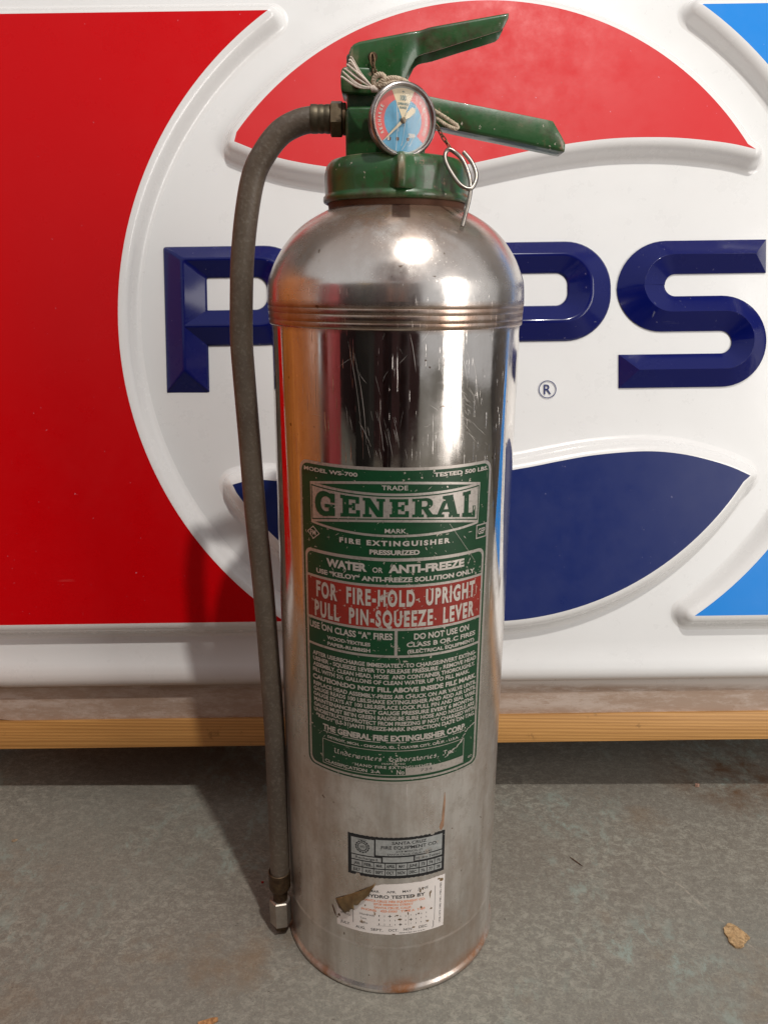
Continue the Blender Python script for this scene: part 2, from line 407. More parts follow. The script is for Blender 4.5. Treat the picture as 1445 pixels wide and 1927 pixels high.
def box(name, x0, x1, y0, y1, z0, z1, mat, parent=None, bev=.0, seg=3):
    V, F = box_vf(x0, x1, y0, y1, z0, z1); me = bpy.data.meshes.new(name); me.from_pydata(V, [], F)
    b = bmesh.new(); b.from_mesh(me); bmesh.ops.recalc_face_normals(b, faces=b.faces)
    if bev: bmesh.ops.bevel(b, geom=b.edges[:], offset=bev, segments=seg, profile=.5, affect='EDGES')
    b.to_mesh(me); b.free(); return link(name, me, mat, parent, True, 40)
def prism(name, poly, y0, y1, mat, parent, bev=0, seg=2):
    """poly: (x,z) outline, extruded along y"""
    n = len(poly); V = [(x, y0, z) for x, z in poly]+[(x, y1, z) for x, z in poly]
    F = [tuple(range(n)), tuple(range(2*n-1, n-1, -1))]+[(i, i+n, (i+1) % n+n, (i+1) % n) for i in range(n)]
    me = bpy.data.meshes.new(name); me.from_pydata(V, [], F); b = bmesh.new(); b.from_mesh(me)
    bmesh.ops.recalc_face_normals(b, faces=b.faces)
    if bev: bmesh.ops.bevel(b, geom=b.edges[:], offset=bev, segments=seg, profile=.5, affect='EDGES')
    b.to_mesh(me); b.free(); return link(name, me, mat, parent, True, 40)

# text -> flat triangles in a unit frame
def text_geo(s, bold=0., spacing=1.):
    cu = bpy.data.curves.new('t', 'FONT'); cu.body = s; cu.offset = bold; cu.space_character = spacing; cu.resolution_u = 3
    o = bpy.data.objects.new('t', cu); C.objects.link(o); bpy.context.view_layer.update()
    me = o.to_mesh(); V = [tuple(v.co) for v in me.vertices]; F = [tuple(p.vertices) for p in me.polygons]
    o.to_mesh_clear(); bpy.data.objects.remove(o); bpy.data.curves.remove(cu)
    return V, F
def text_fit(s, x0, x1, ym, cap, bold=.02, spacing=1.):
    """text scaled so that it spans x0..x1 and its capitals are cap high, centred on ym"""
    V, F = text_geo(s, bold, spacing)
    if not V: return [], []
    xs = [v[0] for v in V]; a, b = min(xs), max(xs)
    H, _ = text_geo('H', bold); hy = [v[1] for v in H]; h0, h1 = min(hy), max(hy)
    return [(x0+(v[0]-a)/(b-a)*(x1-x0), ym+((v[1]-h0)/(h1-h0)-.5)*cap) for v in V], F

# ------------------------------------------------------------------ the ground
fl = mesh('floor', [(-4, -4, 0), (4, -4, 0), (4, 4, 0), (-4, 4, 0)], [(0, 1, 2, 3)], CONC, smooth=False); fl['kind'] = 'structure'
WALLM = simple('dark garage wall', (.10, .085, .075), .8, scale=4)
wl = box('wall', -4, 4, .40, .50, 0, 3, WALLM); wl['kind'] = 'structure'
DKW = simple('dark mirrored backdrop', (.045, .014, .016), .8, scale=3)
w2 = box('wall', -4, .75, -2.1, -2.0, 0, 1.35, DKW); w2['kind'] = 'structure'  # added backdrop behind the camera, dark and maroon for the shell's reflection

# ------------------------------------------------------------------ the sign (leaning back 14 degrees)
TILT, SROLL = R(14), R(1.1)
u0 = Vector((1, 0, 0)); v0 = Vector((0, math.sin(TILT), math.cos(TILT))); nS = Vector((0, -math.cos(TILT), math.sin(TILT)))
uS = u0*math.cos(SROLL)+v0*math.sin(SROLL); vS = -u0*math.sin(SROLL)+v0*math.cos(SROLL)
PS = Vector((0, .212, .4))
def S(u, v, o=0.): return PS+uS*(u/1000)+vS*(v/1000)+nS*(o/1000)   # millimetres on the sign face
sign = thing('sign', 'large red, white and blue moulded plastic sign with raised navy letters, leaning behind', 'sign')
UL, UR, VB, VT = -450, 545, -262, 488
def rrect(u0_, u1_, v0_, v1_, r, n=8):
    out = []
    for cx, cy, a0 in ((u1_-r, v1_-r, 0), (u0_+r, v1_-r, 90), (u0_+r, v0_+r, 180), (u1_-r, v0_+r, 270)):
        for i in range(n+1):
            a = R(a0+90*i/n); out.append((cx+r*math.cos(a), cy+r*math.sin(a)))
    return out
prof = [(40, 0), (30, .6), (22, 2.6), (15, 4.2), (9, 4.4), (4, 2.6), (1, -.8), (0, -5), (-1, -9), (-4, -12), (-14, -14), (-39, -16), (-39.5, -22)]
V = []; F = []; rings = []
for ins, off in prof:
    ring = rrect(UL+ins, UR-ins, VB+ins, VT-ins, max(42-ins, 3)); rings.append(len(V)); V += [S(a, b, off) for a, b in ring]
k = len(ring)
for q in range(len(prof)-1):
    for i in range(k): F.append((rings[q]+i, rings[q]+(i+1) % k, rings[q+1]+(i+1) % k, rings[q+1]+i))
F.append(tuple(range(k)))
mesh('sign_face', V, F, WHITE, sign, auto=60, fix=True)

def plateau(name, outl, mat, h=18, rnd_=4.0, label=None, draft=.7):
    """raised colour field: coloured top, white sloping sides; outl is CCW"""
    P0_ = [Vector(p) for p in outl]; m_ = len(P0_); P = []; nor = []
    for i in range(m_):
        a = (P0_[i]-P0_[i-1]).normalized(); b = (P0_[(i+1) % m_]-P0_[i]).normalized()
        na = Vector((a.y, -a.x)); nb = Vector((b.y, -b.x)); tn = math.atan2(na.x*nb.y-na.y*nb.x, na.dot(nb))
        k_ = max(1, int(abs(tn)/R(12)) + (1 if abs(tn) > R(20) else 0)) if tn > 0 else 1
        for q_ in range(k_):
            f_ = (q_+.5)/k_ if k_ == 1 else q_/(k_-1)
            P.append(P0_[i]); nor.append(Matrix.Rotation(tn*f_, 2) @ na)
    n = len(P)
    st = [(.02, h, 0), (.35, h-.06, 1), (2.2, h-.5, 1), (4.6, h-1.5, 1), (6.8, h-3.2, 1), (8.6, h-5.6, 1), (10.0, h-8.6, 1), (11.2, h-11.8, 1), (12.4, h-14.6, 1), (13.8, h-16.5, 1), (15.8, h-17.5, 1), (19, -.3, 1)]
    V = []; F = []; mi = []
    for d, o, _ in st: V += [S(p.x+q.x*d, p.y+q.y*d, o) for p, q in zip(P, nor)]
    for s_ in range(len(st)-1):
        for i in range(n):
            j = (i+1) % n; F.append((s_*n+i, (s_+1)*n+i, (s_+1)*n+j, s_*n+j)); mi.append(1)
    V += [S(p.x, p.y, h+.02) for p in P0_]; F.append(tuple(len(V)-m_+i for i in range(m_))); mi.append(0)
    o = mesh(name, V, F, [mat, WSIDE], sign, auto=75, mi=mi, fix=True)
    if label: o['label'] = label
    return o
CU, CV, RO, RI = 97., 113., 369.5, 308.
def arc(cx, cy, r, a0, a1, n): return [(cx+r*math.cos(R(a0+(a1-a0)*i/n)), cy+r*math.sin(R(a0+(a1-a0)*i/n))) for i in range(n+1)]
TOPV, BOTV, EDG = 414.5, -192., 26
a_t = math.degrees(math.acos(1)) 
at = math.degrees(math.asin((TOPV-CV)/RO)); ab = math.degrees(math.asin((BOTV-CV)/RO))
left = [(UL+EDG, BOTV)]+arc(CU, CV, RO, 180-ab, 180-at, 60)[0:]+[(UL+EDG, TOPV)]
left = [(p[0], p[1]) for p in left]
def ccw(P):
    a = sum(P[i-1][0]*P[i][1]-P[i][0]*P[i-1][1] for i in range(len(P))); return P if a > 0 else P[::-1]
plateau('red_panel', ccw(left), REDP)
right = [(UR-EDG, TOPV)]+arc(CU, CV, RO, at, ab, 60)+[(UR-EDG, BOTV)]
plateau('blue_panel', ccw(right), BLUEP)
lowc = [(-152.3, 288.2), (-110.5, 272.1), (-62.1, 262.5), (-16.2, 258), (31.3, 257.7), (68.3, 261), (100, 267), (132.2, 273.5), (158.6, 278.3), (190.8, 283), (223.4, 286), (256.1, 286.7), (288.2, 285.6), (320.9, 282.2), (345.2, 278.3), (364.7, 273.4)]
lowc = [(p.x, p.y) for p in smooth_path([(a, b, 0) for a, b in lowc], 4)]
def cang(p): return math.degrees(math.atan2(p[1]-CV, p[0]-CU))
a1 = cang(lowc[-1]); a0 = cang(lowc[0]); upper = arc(CU, CV, RI, a1, a0, 70)
plateau('red_wave', ccw(lowc+upper[1:-1]), REDW)
upc = [(-161.5, -52), (-140, -47.5), (-110, -49.5), (-53, -55), (33, -52), (122.3, -40.9), (170.1, -32.5), (202.3, -27.4), (239.9, -24.4), (267.7, -24.4), (296.2, -28), (324.1, -35), (344.5, -42), (361.5, -50)]
upc = [(p.x, p.y) for p in smooth_path([(a, b, 0) for a, b in upc], 4)]
b1 = cang(upc[-1]); b0 = cang(upc[0])-360 if cang(upc[0]) > 0 else cang(upc[0]); lower = arc(CU, CV, RI, b0, b1, 70)
plateau('navy_wave', ccw(upc[::-1]+lower[1:-1]), NAVY)

# chisel-faced letters: outer edge, ridge, inner edge swept along each stroke
LH = 13.5
def stroke(outer, inner, ridge=None, h=LH, base=-.5, wall=1.6, cap0=None, cap1=None):
    n = len(outer); rg = ridge or [((a[0]+b[0])/2, (a[1]+b[1])/2) for a, b in zip(outer, inner)]
    rg = list(rg)
    if cap0: rg[0] = cap0
    if cap1: rg[-1] = cap1
    V = []; F = []
    for (a, b, c) in zip(outer, rg, inner):
        V += [S(a[0], a[1], base), S(a[0], a[1], wall), S(b[0], b[1], h), S(c[0], c[1], wall), S(c[0], c[1], base)]
    for i in range(n-1):
        for q in range(4): F.append((i*5+q, i*5+q+1, i*5+5+q+1, i*5+5+q))
    F.append((0, 1, 2, 3, 4)); e = (n-1)*5; F.append((e+4, e+3, e+2, e+1, e))
    return V, F
def letter(parts, label=None):
    V, F = join_vf(parts); o = mesh('letter', V, F, LETN, sign, auto=24, fix=True)
    bv = o.modifiers.new('b', 'BEVEL'); bv.width = .0026; bv.segments = 3; bv.limit_method = 'ANGLE'; bv.angle_limit = R(24)
    if label: o['label'] = label
    return o
def carc(cx, cy, r, a0, a1, n=10, k=1.): return [(cx+r*k*math.cos(R(a0+(a1-a0)*i/n)), cy+r*math.sin(R(a0+(a1-a0)*i/n))) for i in range(n+1)]
def letP(x):
    xr = x+150; yT, yB = 191.3, 90.2; ci, cT, cB = x+44, 159, 126.8
    outer = [(x, 42), (x, yT)]+carc(xr-47, yT-47, 47, 90, 2, 12)+carc(xr-47, yB+47, 47, -2, -90, 12)+[(x+21.8, yB)]
    inner = [(ci, 42), (ci, cT)]+carc(xr-57, cT-12, 12, 90, 2, 12)+carc(xr-57, cB+12, 12, -2, -90, 12)+[(x+21.8, cB)]
    return stroke(outer, inner, cap0=(x+22, 42+22))
def letE(x):
    w_ = 140; xr = x+w_; yT, yB = 191.3, 42; ci = x+44
    o = [(xr, yT), (x, yT), (x, yB), (xr, yB)]; i_ = [(xr, 158), (ci, 158), (ci, 75), (xr, 75)]
    a = stroke(o, i_, cap0=(xr-18, 174.6), cap1=(xr-18, 58.5))
    b = stroke([(x+21.8, 133), (xr-6, 133)], [(x+21.8, 100), (xr-6, 100)], cap1=(xr-24, 116.5))
    return [a, b]
def letS(x):
    x1 = x+153; 
    outer = [(x1-1, 190)]+carc(x+50, 190-50, 50, 90, 178, 12)+carc(x+46, 98.5+46, 46, 182, 270, 12)
    inner = [(x1-1, 156.5)]+carc(x+60, 156.5-11, 11, 90, 178, 12)+carc(x+60, 134+11.5, 11.5, 182, 270, 12)
    # middle bar then lower right turn: sides swap roles
    o2 = outer+carc(x1-47, 75.5+11.5, 11.5, 90, 2, 12)+carc(x1-47, 75.5+11.5, 11.5, -2, -90, 12)+[(x+2, 75.5)]
    i2 = inner+carc(x1-46, 134-46, 46, 90, 2, 12)+carc(x1-46, 41.5+46, 46, -2, -90, 12)+[(x+2, 41.5)]
    return stroke(o2, i2, cap0=(x1-17, 173), cap1=(x+19, 58.5))
letter([letP(-230.5)]); letter(letE(-73)); letter([letP(76)]); letter([letS(231.5)])
letter([stroke([(394, 190), (394, 42)], [(438, 190), (438, 42)], cap0=(416, 168), cap1=(416, 64))])
# registered mark
V, F = text_fit('R', 156.8, 164.2, 41.3, 10, 0.0)
V3 = [S(a, b, 1.2) for a, b in V]
rv, rf = [], []
for i in range(40):
    a = 2*math.pi*i/40
    for r_ in (8.3, 9.1): rv.append(S(160.5+r_*math.cos(a), 41.3+r_*math.sin(a), 1.2))
for i in range(40): j = (i+1) % 40; rf.append((2*i, 2*i+1, 2*j+1, 2*j))
VV, FF = join_vf([(V3, F), (rv, rf)]); mesh('registered_mark', VV, FF, NAVY, sign, smooth=False)
# pine frame under the moulded face, small bracket, support blocks out of frame
def sbox(name, a0, a1, b0, b1, o0, o1, mat, bev=.0012):
    V = [S(a, b, o) for a in (a0, a1) for b in (b0, b1) for o in (o0, o1)]
    me = bpy.data.meshes.new(name); me.from_pydata(V, [], [(0,1,3,2), (4,6,7,5), (0,4,5,1), (2,3,7,6), (0,2,6,4), (1,5,7,3)])
    b = bmesh.new(); b.from_mesh(me); bmesh.ops.recalc_face_normals(b, faces=b.faces)
    bmesh.ops.bevel(b, geom=b.edges[:], offset=bev, segments=2, profile=.5, affect='EDGES'); b.to_mesh(me); b.free()
    return link(name, me, mat, sign, True, 40)
sbox('wooden_rail', UL-30, UR+30, -331, -301, -50, -12, PINE)
sbox('back_board', UL-10, UR+10, VB-20, VT+10, -44, -24, DARKM)
sbox('bracket', 101, 105.5, -345, -331.3, -24, -14, simple('pinkish metal', (.35, .2, .15), .5), .0006)
for x in (-.535, .60):
    o = box('support_block', x-.03, x+.03, .165, .29, .0005, .073, PINE, sign, .003)

# ------------------------------------------------------------------ the extinguisher
ext = thing('fire_extinguisher', 'tall polished steel fire extinguisher with green valve head standing on the concrete', 'fire extinguisher')
RB = .089
mm = lambda L: [(a/1000, b/1000) for a, b in L]
body = mm([(0, 6), (84, 6), (86.5, 3), (88, .6), (90.2, .4), (91.3, 1.6), (91.5, 3.4), (90.8, 5.2), (89.4, 6.4), (89, 8), (89, 20), (89, 42), (89.25, 43), (89.25, 44.4), (88.9, 45.4), (88.9, 46.2), (89, 47), (89, 100), (89, 160), (89, 230), (89, 300), (89, 370), (89, 440), (89, 500), (89, 518.9), (89.7, 519.2), (90.2, 520.0), (90.35, 521.4), (90.33, 522.6), (90.12, 523.0), (90.40, 523.4), (90.5, 525.2), (90.5, 527.4), (90.28, 527.8), (90.55, 528.2), (90.65, 529.8), (90.65, 531.2), (90.42, 531.6), (90.75, 532.1), (90.9, 534), (90.9, 536)])
lathe('cylinder', body, STEEL, ext, 160, auto=50)
dome = [(90.9, 536), (90.6, 541.5), (90, 547.5), (88, 553.5), (85.2, 560), (81.2, 567), (76.2, 574), (70, 580.6), (62.5, 586.6), (54, 591.6), (48, 594.6), (46.6, 595.6), (46.2, 597), (46, 603)]
dome = [(p.x/1000, p.y/1000) for p in smooth_path([(a, b, 0) for a, b in dome], 3)]
lathe('dome', dome, STEEL, ext, 160, auto=60)
# collar ring with lugs
col = mm([(44, 604), (46.2, 599.6), (48.6, 598.8), (50.2, 599.6), (50.6, 601.2), (50.3, 603), (49.3, 603.8), (49.1, 605), (49.4, 612), (49.2, 618), (48, 622.4), (45.5, 625.3), (42, 626.4), (0, 626.6)])
cr = lathe('collar', col, GREEN, ext, 120, auto=50)
def lug(ang):
    pl = [(-9, 48.4), (-4.5, 49.6), (-2.6, 50.8), (-1.2, 53.8), (1.6, 54.2), (3.4, 51.8), (7.5, 50), (12, 48.2)]
    V = []; F = []; n = len(pl); zs = [(604.4, -.6), (605.5, .2), (617, .1), (622.5, -1.6), (625.8, -5.2), (626.3, -9)]
    for z, d in zs:
        for s_, r_ in pl:
            a = ang+s_/49.; rr = (r_+d*(1 if abs(s_) < 6 else .9))/1000; V.append((rr*math.sin(a), -rr*math.cos(a), z/1000))
    for i in range(len(zs)-1):
        for j in range(n-1): F.append((i*n+j, i*n+j+1, (i+1)*n+j+1, (i+1)*n+j))
    F.append(tuple(range(n))[::-1])
    o = mesh('lug', V, F, GREEN, cr, auto=55)
    return o
for a in (R(2), R(122), R(242)): lug(a)
lathe('neck_gasket', mm([(45.5, 592), (46.9, 595.2), (47.3, 599)]), RUST, ext, 64)
# valve head
prism('valve_body', mm([(-34.2, 626), (-34.2, 655.5), (-32, 657.8), (-12, 658), (-4, 654), (16, 652), (18.5, 648), (18.5, 627), (14, 625.6), (-30, 625.6)]), -.0150, .0150, GREEN, ext, .0022, 3)
box('valve_stem_block', -.0335, .006, -.0095, .0095, .655, .690, GDARK, ext, .002)
prism('lever_mount', mm([(-37, 667), (-37.2, 676), (-36.4, 680), (-33.8, 681.2), (-13, 680), (-11.5, 666), (-20, 665), (-35.5, 666)]), -.0148, .0148, GREEN, ext, .0014, 2)
# rivet
mtx = Matrix.Rotation(R(90), 4, 'X')
V, F = lathe_vf(mm([(0, 1.6), (2.2, 1.5), (2.9, .8), (3, -1)]), 20)
mesh('rivet', [(mtx @ Vector(v))+Vector((-.0262, -.0150, .6708)) for v in V], F, RUST, ext)

def channel(name, st, mat, flip=False, th=.0013, rr=.0030, lean=0.):
    """folded sheet channel; stations (x, z_open, z_closed, half width) in mm, closed side rounded"""
    V = []; F = []; nseg = 4; sec = 2*(nseg+2)
    for x, zo, zc, w_ in st:
        s_ = 1 if zc > zo else -1; r_ = min(2.2, abs(zc-zo)*.45)
        L = [(-w_, zo)]
        for i in range(nseg+1):
            a = math.pi/2*i/nseg; L.append((-w_+r_-r_*math.cos(a), zc-s_*(r_-r_*math.sin(a))))
        L += [(-a, b) for a, b in L[::-1]]
        for y, z in L: V.append((x/1000, y/1000, z/1000))
    k = len(V)//len(st)
    for i in range(len(st)-1):
        for j in range(k-1): F.append((i*k+j, i*k+j+1, (i+1)*k+j+1, (i+1)*k+j))
    o = mesh(name, V, F, mat, ext, auto=40, fix=True)
    sd = o.modifiers.new('s', 'SOLIDIFY'); sd.thickness = th; sd.offset = -1 if not flip else 1
    bv = o.modifiers.new('b', 'BEVEL'); bv.width = .0003; bv.segments = 1; bv.limit_method = 'ANGLE'; bv.angle_limit = R(60)
    return o
channel('carry_handle', [(-32, 667, 686.5, 12.6), (-31.6, 667, 690, 12.9), (-30.4, 667, 692.8, 13), (-28.4, 667, 694.6, 13), (-25, 667, 696, 13), (-14, 667, 698, 13), (0, 668, 700.4, 13), (3.2, 671, 701, 13), (7.5, 680, 701.8, 12.9), (11.0, 686.2, 702.4, 12.2), (13.5, 688.2, 702.9, 11.6), (16.5, 689.2, 703.6, 11.8), (19.5, 689.8, 704.4, 12.4), (23, 690.5, 705, 12.6), (40, 695.4, 707.8, 12.6), (56, 699.8, 710.4, 12.6), (65.2, 702.5, 711.9, 12.6), (67.6, 704.4, 712.3, 12.6), (69.2, 707.6, 712.5, 12.4), (70.2, 709.6, 712.6, 12.0)], GREEN)
lev = channel('squeeze_lever', [(-14, 672, 655, 9.4), (0, 668.6, 652, 9.6), (20, 665, 648.6, 10), (36, 662, 645.4, 10.6), (54, 659, 642, 11), (80, 654.4, 637.4, 11.2), (98, 651.2, 634, 11.2), (102.8, 650.2, 633.2, 11.2), (105.6, 646.2, 632.6, 11.2), (109, 641.4, 632.0, 11.2), (111.9, 636.8, 631.6, 11)], GREEN, flip=False)
# hose fittings, hose, nozzle
Mx = Matrix.Rotation(R(-90), 4, 'Y')      # local z -> -x
def xl(name, prof, mat, x, z, n=48, y=0): 
    V, F = lathe_vf(mm(prof), n); return mesh(name, [(Mx @ Vector(v))+Vector((x/1000, y, z/1000)) for v in V], F, mat, ext, auto=35)
def hexn(name, r_, L, mat, M4, org, parent, ch=1.2):
    V = []; F = []; n = 6; prof_ = [(0, 0), (r_-ch, 0), (r_, ch*.6), (r_, L-ch*.6), (r_-ch, L), (0, L)]
    for pr, pz in prof_:
        for i in range(n):
            a = R(60*i+12); V.append((M4 @ Vector((pr*math.cos(a)/1000, pr*math.sin(a)/1000, pz/1000)))+Vector(org))
    for q in range(len(prof_)-1):
        for i in range(n): F.append((q*n+i, q*n+(i+1) % n, (q+1)*n+(i+1) % n, (q+1)*n+i))
    return mesh(name, V, F, mat, parent, auto=20, fix=True)
hexn('hex_nut', 11.8, 8.2, BRASS, Mx, (-.0366, 0, .6527), ext)
xl('nut_washer', [(0, 0), (9.5, 0), (10, .4), (10, 2.2), (0, 2.4)], BRDARK, -34.2, 652.7)
xl('hose_ferrule', [(8, 0), (8.9, .2), (9.1, 1.2), (9.0, 3), (8.75, 3.8), (8.75, 4.6), (9.0, 5.4), (9.0, 7.2), (8.8, 7.9), (8.8, 8.6), (9.05, 9.4), (9.1, 12.4), (8.9, 13.2), (8.2, 13.5)], FERR, -44.8, 652.7)
hp = [(-50, 0, 652.7), (-57, 0, 652.4), (-67.2, 0, 650.2), (-78.9, 0, 644.1), (-89.5, 1, 632.7), (-98.3, 2, 617.7), (-104.4, 3, 593.7), (-108.8, 4, 565.5), (-111.1, 4, 536.3), (-112.4, 4, 506.3), (-111.7, 3, 483.2), (-109.3, 1, 431.7), (-106.8, -2, 378.1), (-102.2, -7, 313.9), (-97.0, -17, 220.5), (-95.5, -21, 173.6), (-95.1, -24, 108.4), (-94.7, -27, 67.7), (-95.4, -27.8, 56)]
tube('hose', smooth_path([Vector(p)/1000 for p in hp], 8), .0083, HOSE, ext, 32)
noz = thing('nozzle', '', ''); del noz['label']; del noz['category']; noz.parent = ext; noz.location = (-.0953, -.0278, 0)
def nz(name, prof, mat): V, F = lathe_vf(mm(prof), 36); return mesh(name, V, F, mat, noz, auto=35)
nz('ferrule', [(8.6, 64), (9.3, 63.6), (9.4, 60), (9.0, 58.6), (9.4, 57), (9.2, 54.5), (9.5, 53), (9.2, 50.5), (9.4, 48.4), (8.6, 46.6), (6, 46.4)], BRDARK)
nz('collar_neck', [(6.4, 47), (6.3, 34)], BRDARK)
hexn('hex_body', 9.4, 25, NUTM, Matrix.Identity(4), (0, 0, .0100), noz)
nz('tip', [(6.6, 10.6), (6.6, 8), (5.6, 4), (4.6, 3.2), (3, 3.2), (2.6, 6)], BRDARK)

# pressure gauge, turned about 20 degrees to the right
gmat = Matrix.Translation((.0035, -.0455, .6440)) @ Matrix.Rotation(R(20), 4, 'Z') @ Matrix.Rotation(R(90), 4, 'X')  # local z faces the viewer
gau = thing('pressure_gauge', '', ''); del gau['label']; del gau['category']; gau.parent = ext; gau.matrix_local = gmat
V, F = lathe_vf(mm([(0, -17), (9, -17), (16, -15.5), (19.4, -12), (20.4, -6), (20.6, -2.5)]), 80); mesh('gauge_case', V, F, CASE, gau)
V, F = lathe_vf(mm([(20.5, -2.8), (21.5, -2.4), (21.9, -1.2), (21.8, .4), (21, 1.3), (20.1, 1.5), (19.6, .8), (19.4, -.6), (19.4, -1.5)]), 96); mesh('bezel', V, F, CHROME, gau)
V, F = lathe_vf(mm([(0, -18), (5.5, -18), (5.5, -34)]), 24); mesh('stem', V, F, BRDARK, gau)
def sector_vf(r0, r1, a0, a1, z, n=32):
    V = []; F = []
    for i in range(n+1):
        a = R(a0+(a1-a0)*i/n)
        for r_ in (r0, r1): V.append((r_*math.cos(a)/1000, r_*math.sin(a)/1000, z/1000))
    for i in range(n): F.append((2*i, 2*i+1, 2*i+3, 2*i+2))
    return V, F
def dpart(name, L, mat): V, F = join_vf(L); return mesh(name, V, F, mat, gau, smooth=False)
dpart('dial', [sector_vf(0, 19.5, 0, 360, -1.5, 64)], DBLUE)
dpart('red_zone', [sector_vf(12.4, 19.3, 113, 222, -1.42), sector_vf(12.4, 19.3, -42, 67, -1.42)], DRED)
dpart('operable_zone', [sector_vf(1, 18.2, 66, 114, -1.34)], CREAM)
dpart('dial_outer_ring', [sector_vf(18.3, 19.45, 0, 360, -1.28, 64)], simple('yellowed dial edge', (.36, .34, .28), .5))
def arc_text(s_, r_, a0, a1, cap, z, flip=False):
    L = []; n = len(s_)
    for i, ch in enumerate(s_):
        if ch == ' ': continue
        a = R(a0+(a1-a0)*i/max(n-1, 1)); V, F = text_fit(ch, -cap*.32, cap*.32, 0, cap, .03)
        rot = a-math.pi/2
        L.append(([((r_*math.cos(a)+x*math.cos(rot)-y*math.sin(rot))/1000, (r_*math.sin(a)+x*math.sin(rot)+y*math.cos(rot))/1000, z/1000) for x, y in V], F))
    return L
def flat_text(s_, x0, x1, y, cap, z, bold=.03):
    V, F = text_fit(s_, x0, x1, y, cap, bold); return [([(a/1000, b/1000, z/1000) for a, b in V], F)]
dpart('dial_lettering', arc_text('RECHARGE', 15.6, 208, 152, 2.0, -1.2)+arc_text('OVERCHARGED', 15.6, 42, -28, 2.0, -1.2)+flat_text('200', 3.6, 8.2, -8.4, 2.4, -1.2, .05)+flat_text('0', -10.4, -9, -10.6, 2.4, -1.2, .05), DWHITE)
dpart('dial_figures', flat_text('100', -1.9, 1.9, 12.6, 3.0, -1.2)+flat_text('OPERABLE', -3.7, 3.7, 9.3, 1.4, -1.2, .03)+flat_text('RANGE', -2.4, 2.4, 7.2, 1.4, -1.2, .03)+flat_text('*', -.8, .8, 15.3, 2.4, -1.2, .04), simple('dial green ink', (.10, .20, .20), .5))
dpart('dial_screws', [([(x+dx, y+dy, -.00125) for dx, dy in ((-.0009, -.0009), (.0009, -.0009), (.0009, .0009), (-.0009, .0009))], [(0, 1, 2, 3)]) for x, y in ((-.0035, -.0106), (.0035, -.0106), (-.0088, -.0108))], RUST)
na = R(223); nd = Vector((math.cos(na), math.sin(na), 0)); npn = Vector((-nd.y, nd.x, 0))
def q2(t, w_): return tuple((nd*t+npn*w_)/1000+Vector((0, 0, -.0008)))
me_n = [q2(18.0, .12), q2(18.0, -.12), q2(1.2, -.95), q2(-3, -1.0), q2(-4, -1.7), q2(-9.4, -1.7), q2(-10.4, 0), q2(-9.4, 1.7), q2(-4, 1.7), q2(-3, 1.0), q2(1.2, .95)]
mesh('needle', me_n, [tuple(range(len(me_n)))], CREAM, gau, smooth=False)
V, F = lathe_vf(mm([(1.9, -1), (1.9, -.5), (1.4, -.2), (0, -.1)]), 20); mesh('hub', V, F, BRASS, gau)
g = bpy.data.materials.new('scratched clear lens'); g.use_nodes = True; nt = g.node_tree; nt.nodes.clear()
out = N(nt, 'ShaderNodeOutputMaterial'); mx = N(nt, 'ShaderNodeMixShader'); tr = N(nt, 'ShaderNodeBsdfTransparent'); gl = N(nt, 'ShaderNodeBsdfGlossy')
gl.inputs['Roughness'].default_value = .12; fr = N(nt, 'ShaderNodeFresnel'); fr.inputs[0].default_value = 1.45
nt.links.new(fr.outputs[0], mx.inputs[0]); nt.links.new(tr.outputs[0], mx.inputs[1]); nt.links.new(gl.outputs[0], mx.inputs[2]); nt.links.new(mx.outputs[0], out.inputs[0])
V, F = lathe_vf(mm([(0, 1.6), (8, 1.45), (15, .9), (19.5, 0)]), 64); ln_ = mesh('lens', V, F, g, gau)
scr = []
def lz(x, y): r_ = math.hypot(x, y); return 1.65-1.6*(r_/19.5)**2+.05
for P_ in ([(-5.2, 9), (-5.0, 0), (-4.9, -8), (-5.0, -17.6)], [(8.2, 14), (7.6, 7), (5.4, 0), (4, -8), (1.5, -13), (-1.2, -17)], [(14.2, 9), (11.5, 3.5), (8.6, -1.5), (7.4, -6), (5.6, -11), (3.4, -15)], [(.6, 0), (-.4, -7), (-1, -12), (-1.9, -15)], [(-4.2, 4), (-4.3, -3), (-4.0, -7)]):
    pts = smooth_path([Vector((x, y, lz(x, y)))/1000 for x, y in P_], 5)
    scr.append(tube_vf(pts, lambda t: .00011+.00006*math.sin(9*t), 4))
V, F = join_vf(scr); mesh('lens_scratches', V, F, DWHITE, gau)

# pull pin with ring
P3 = lambda L: [Vector(p)/1000 for p in L]
pin = tube('pull_pin', smooth_path(P3([(41.6, -42.0, 626.4), (46.7, -46.0, 619.8), (49.3, -50.0, 612.2), (47.8, -53.5, 606.1), (44.3, -55.0, 603.4), (38.9, -53.5, 606.2), (33.6, -48.5, 613.8), (30.3, -44.0, 620.9), (30.3, -41.0, 625.8), (32.5, -40.5, 628.2), (36.0, -41, 626.6), (40.2, -44.0, 622.5), (43.2, -46.5, 616.9), (45.2, -49.5, 610.6), (45.6, -53.5, 604.3), (44.7, -56, 597.6), (42.5, -58.5, 588.9), (40.4, -60.6, 581.2)]), 8), .00135, WIRE, ext, 12)
def link_vf(a, b, wdt, r_, spin):
    a = Vector(a)/1000; b = Vector(b)/1000; c = (a+b)/2; d = (b-a); L = d.length/2+wdt/2000; t = d.normalized()
    s_ = t.orthogonal().normalized(); s_ = (Matrix.Rotation(spin, 3, t) @ s_); P = []
    for i in range(20):
        an = 2*math.pi*i/20; cx = math.cos(an); sx = math.sin(an)
        P.append(c+t*(L*cx)+s_*(wdt/2000*sx*(1 if abs(cx) < .8 else 1)))
    return tube_vf(P, r_/1000, 7, True)
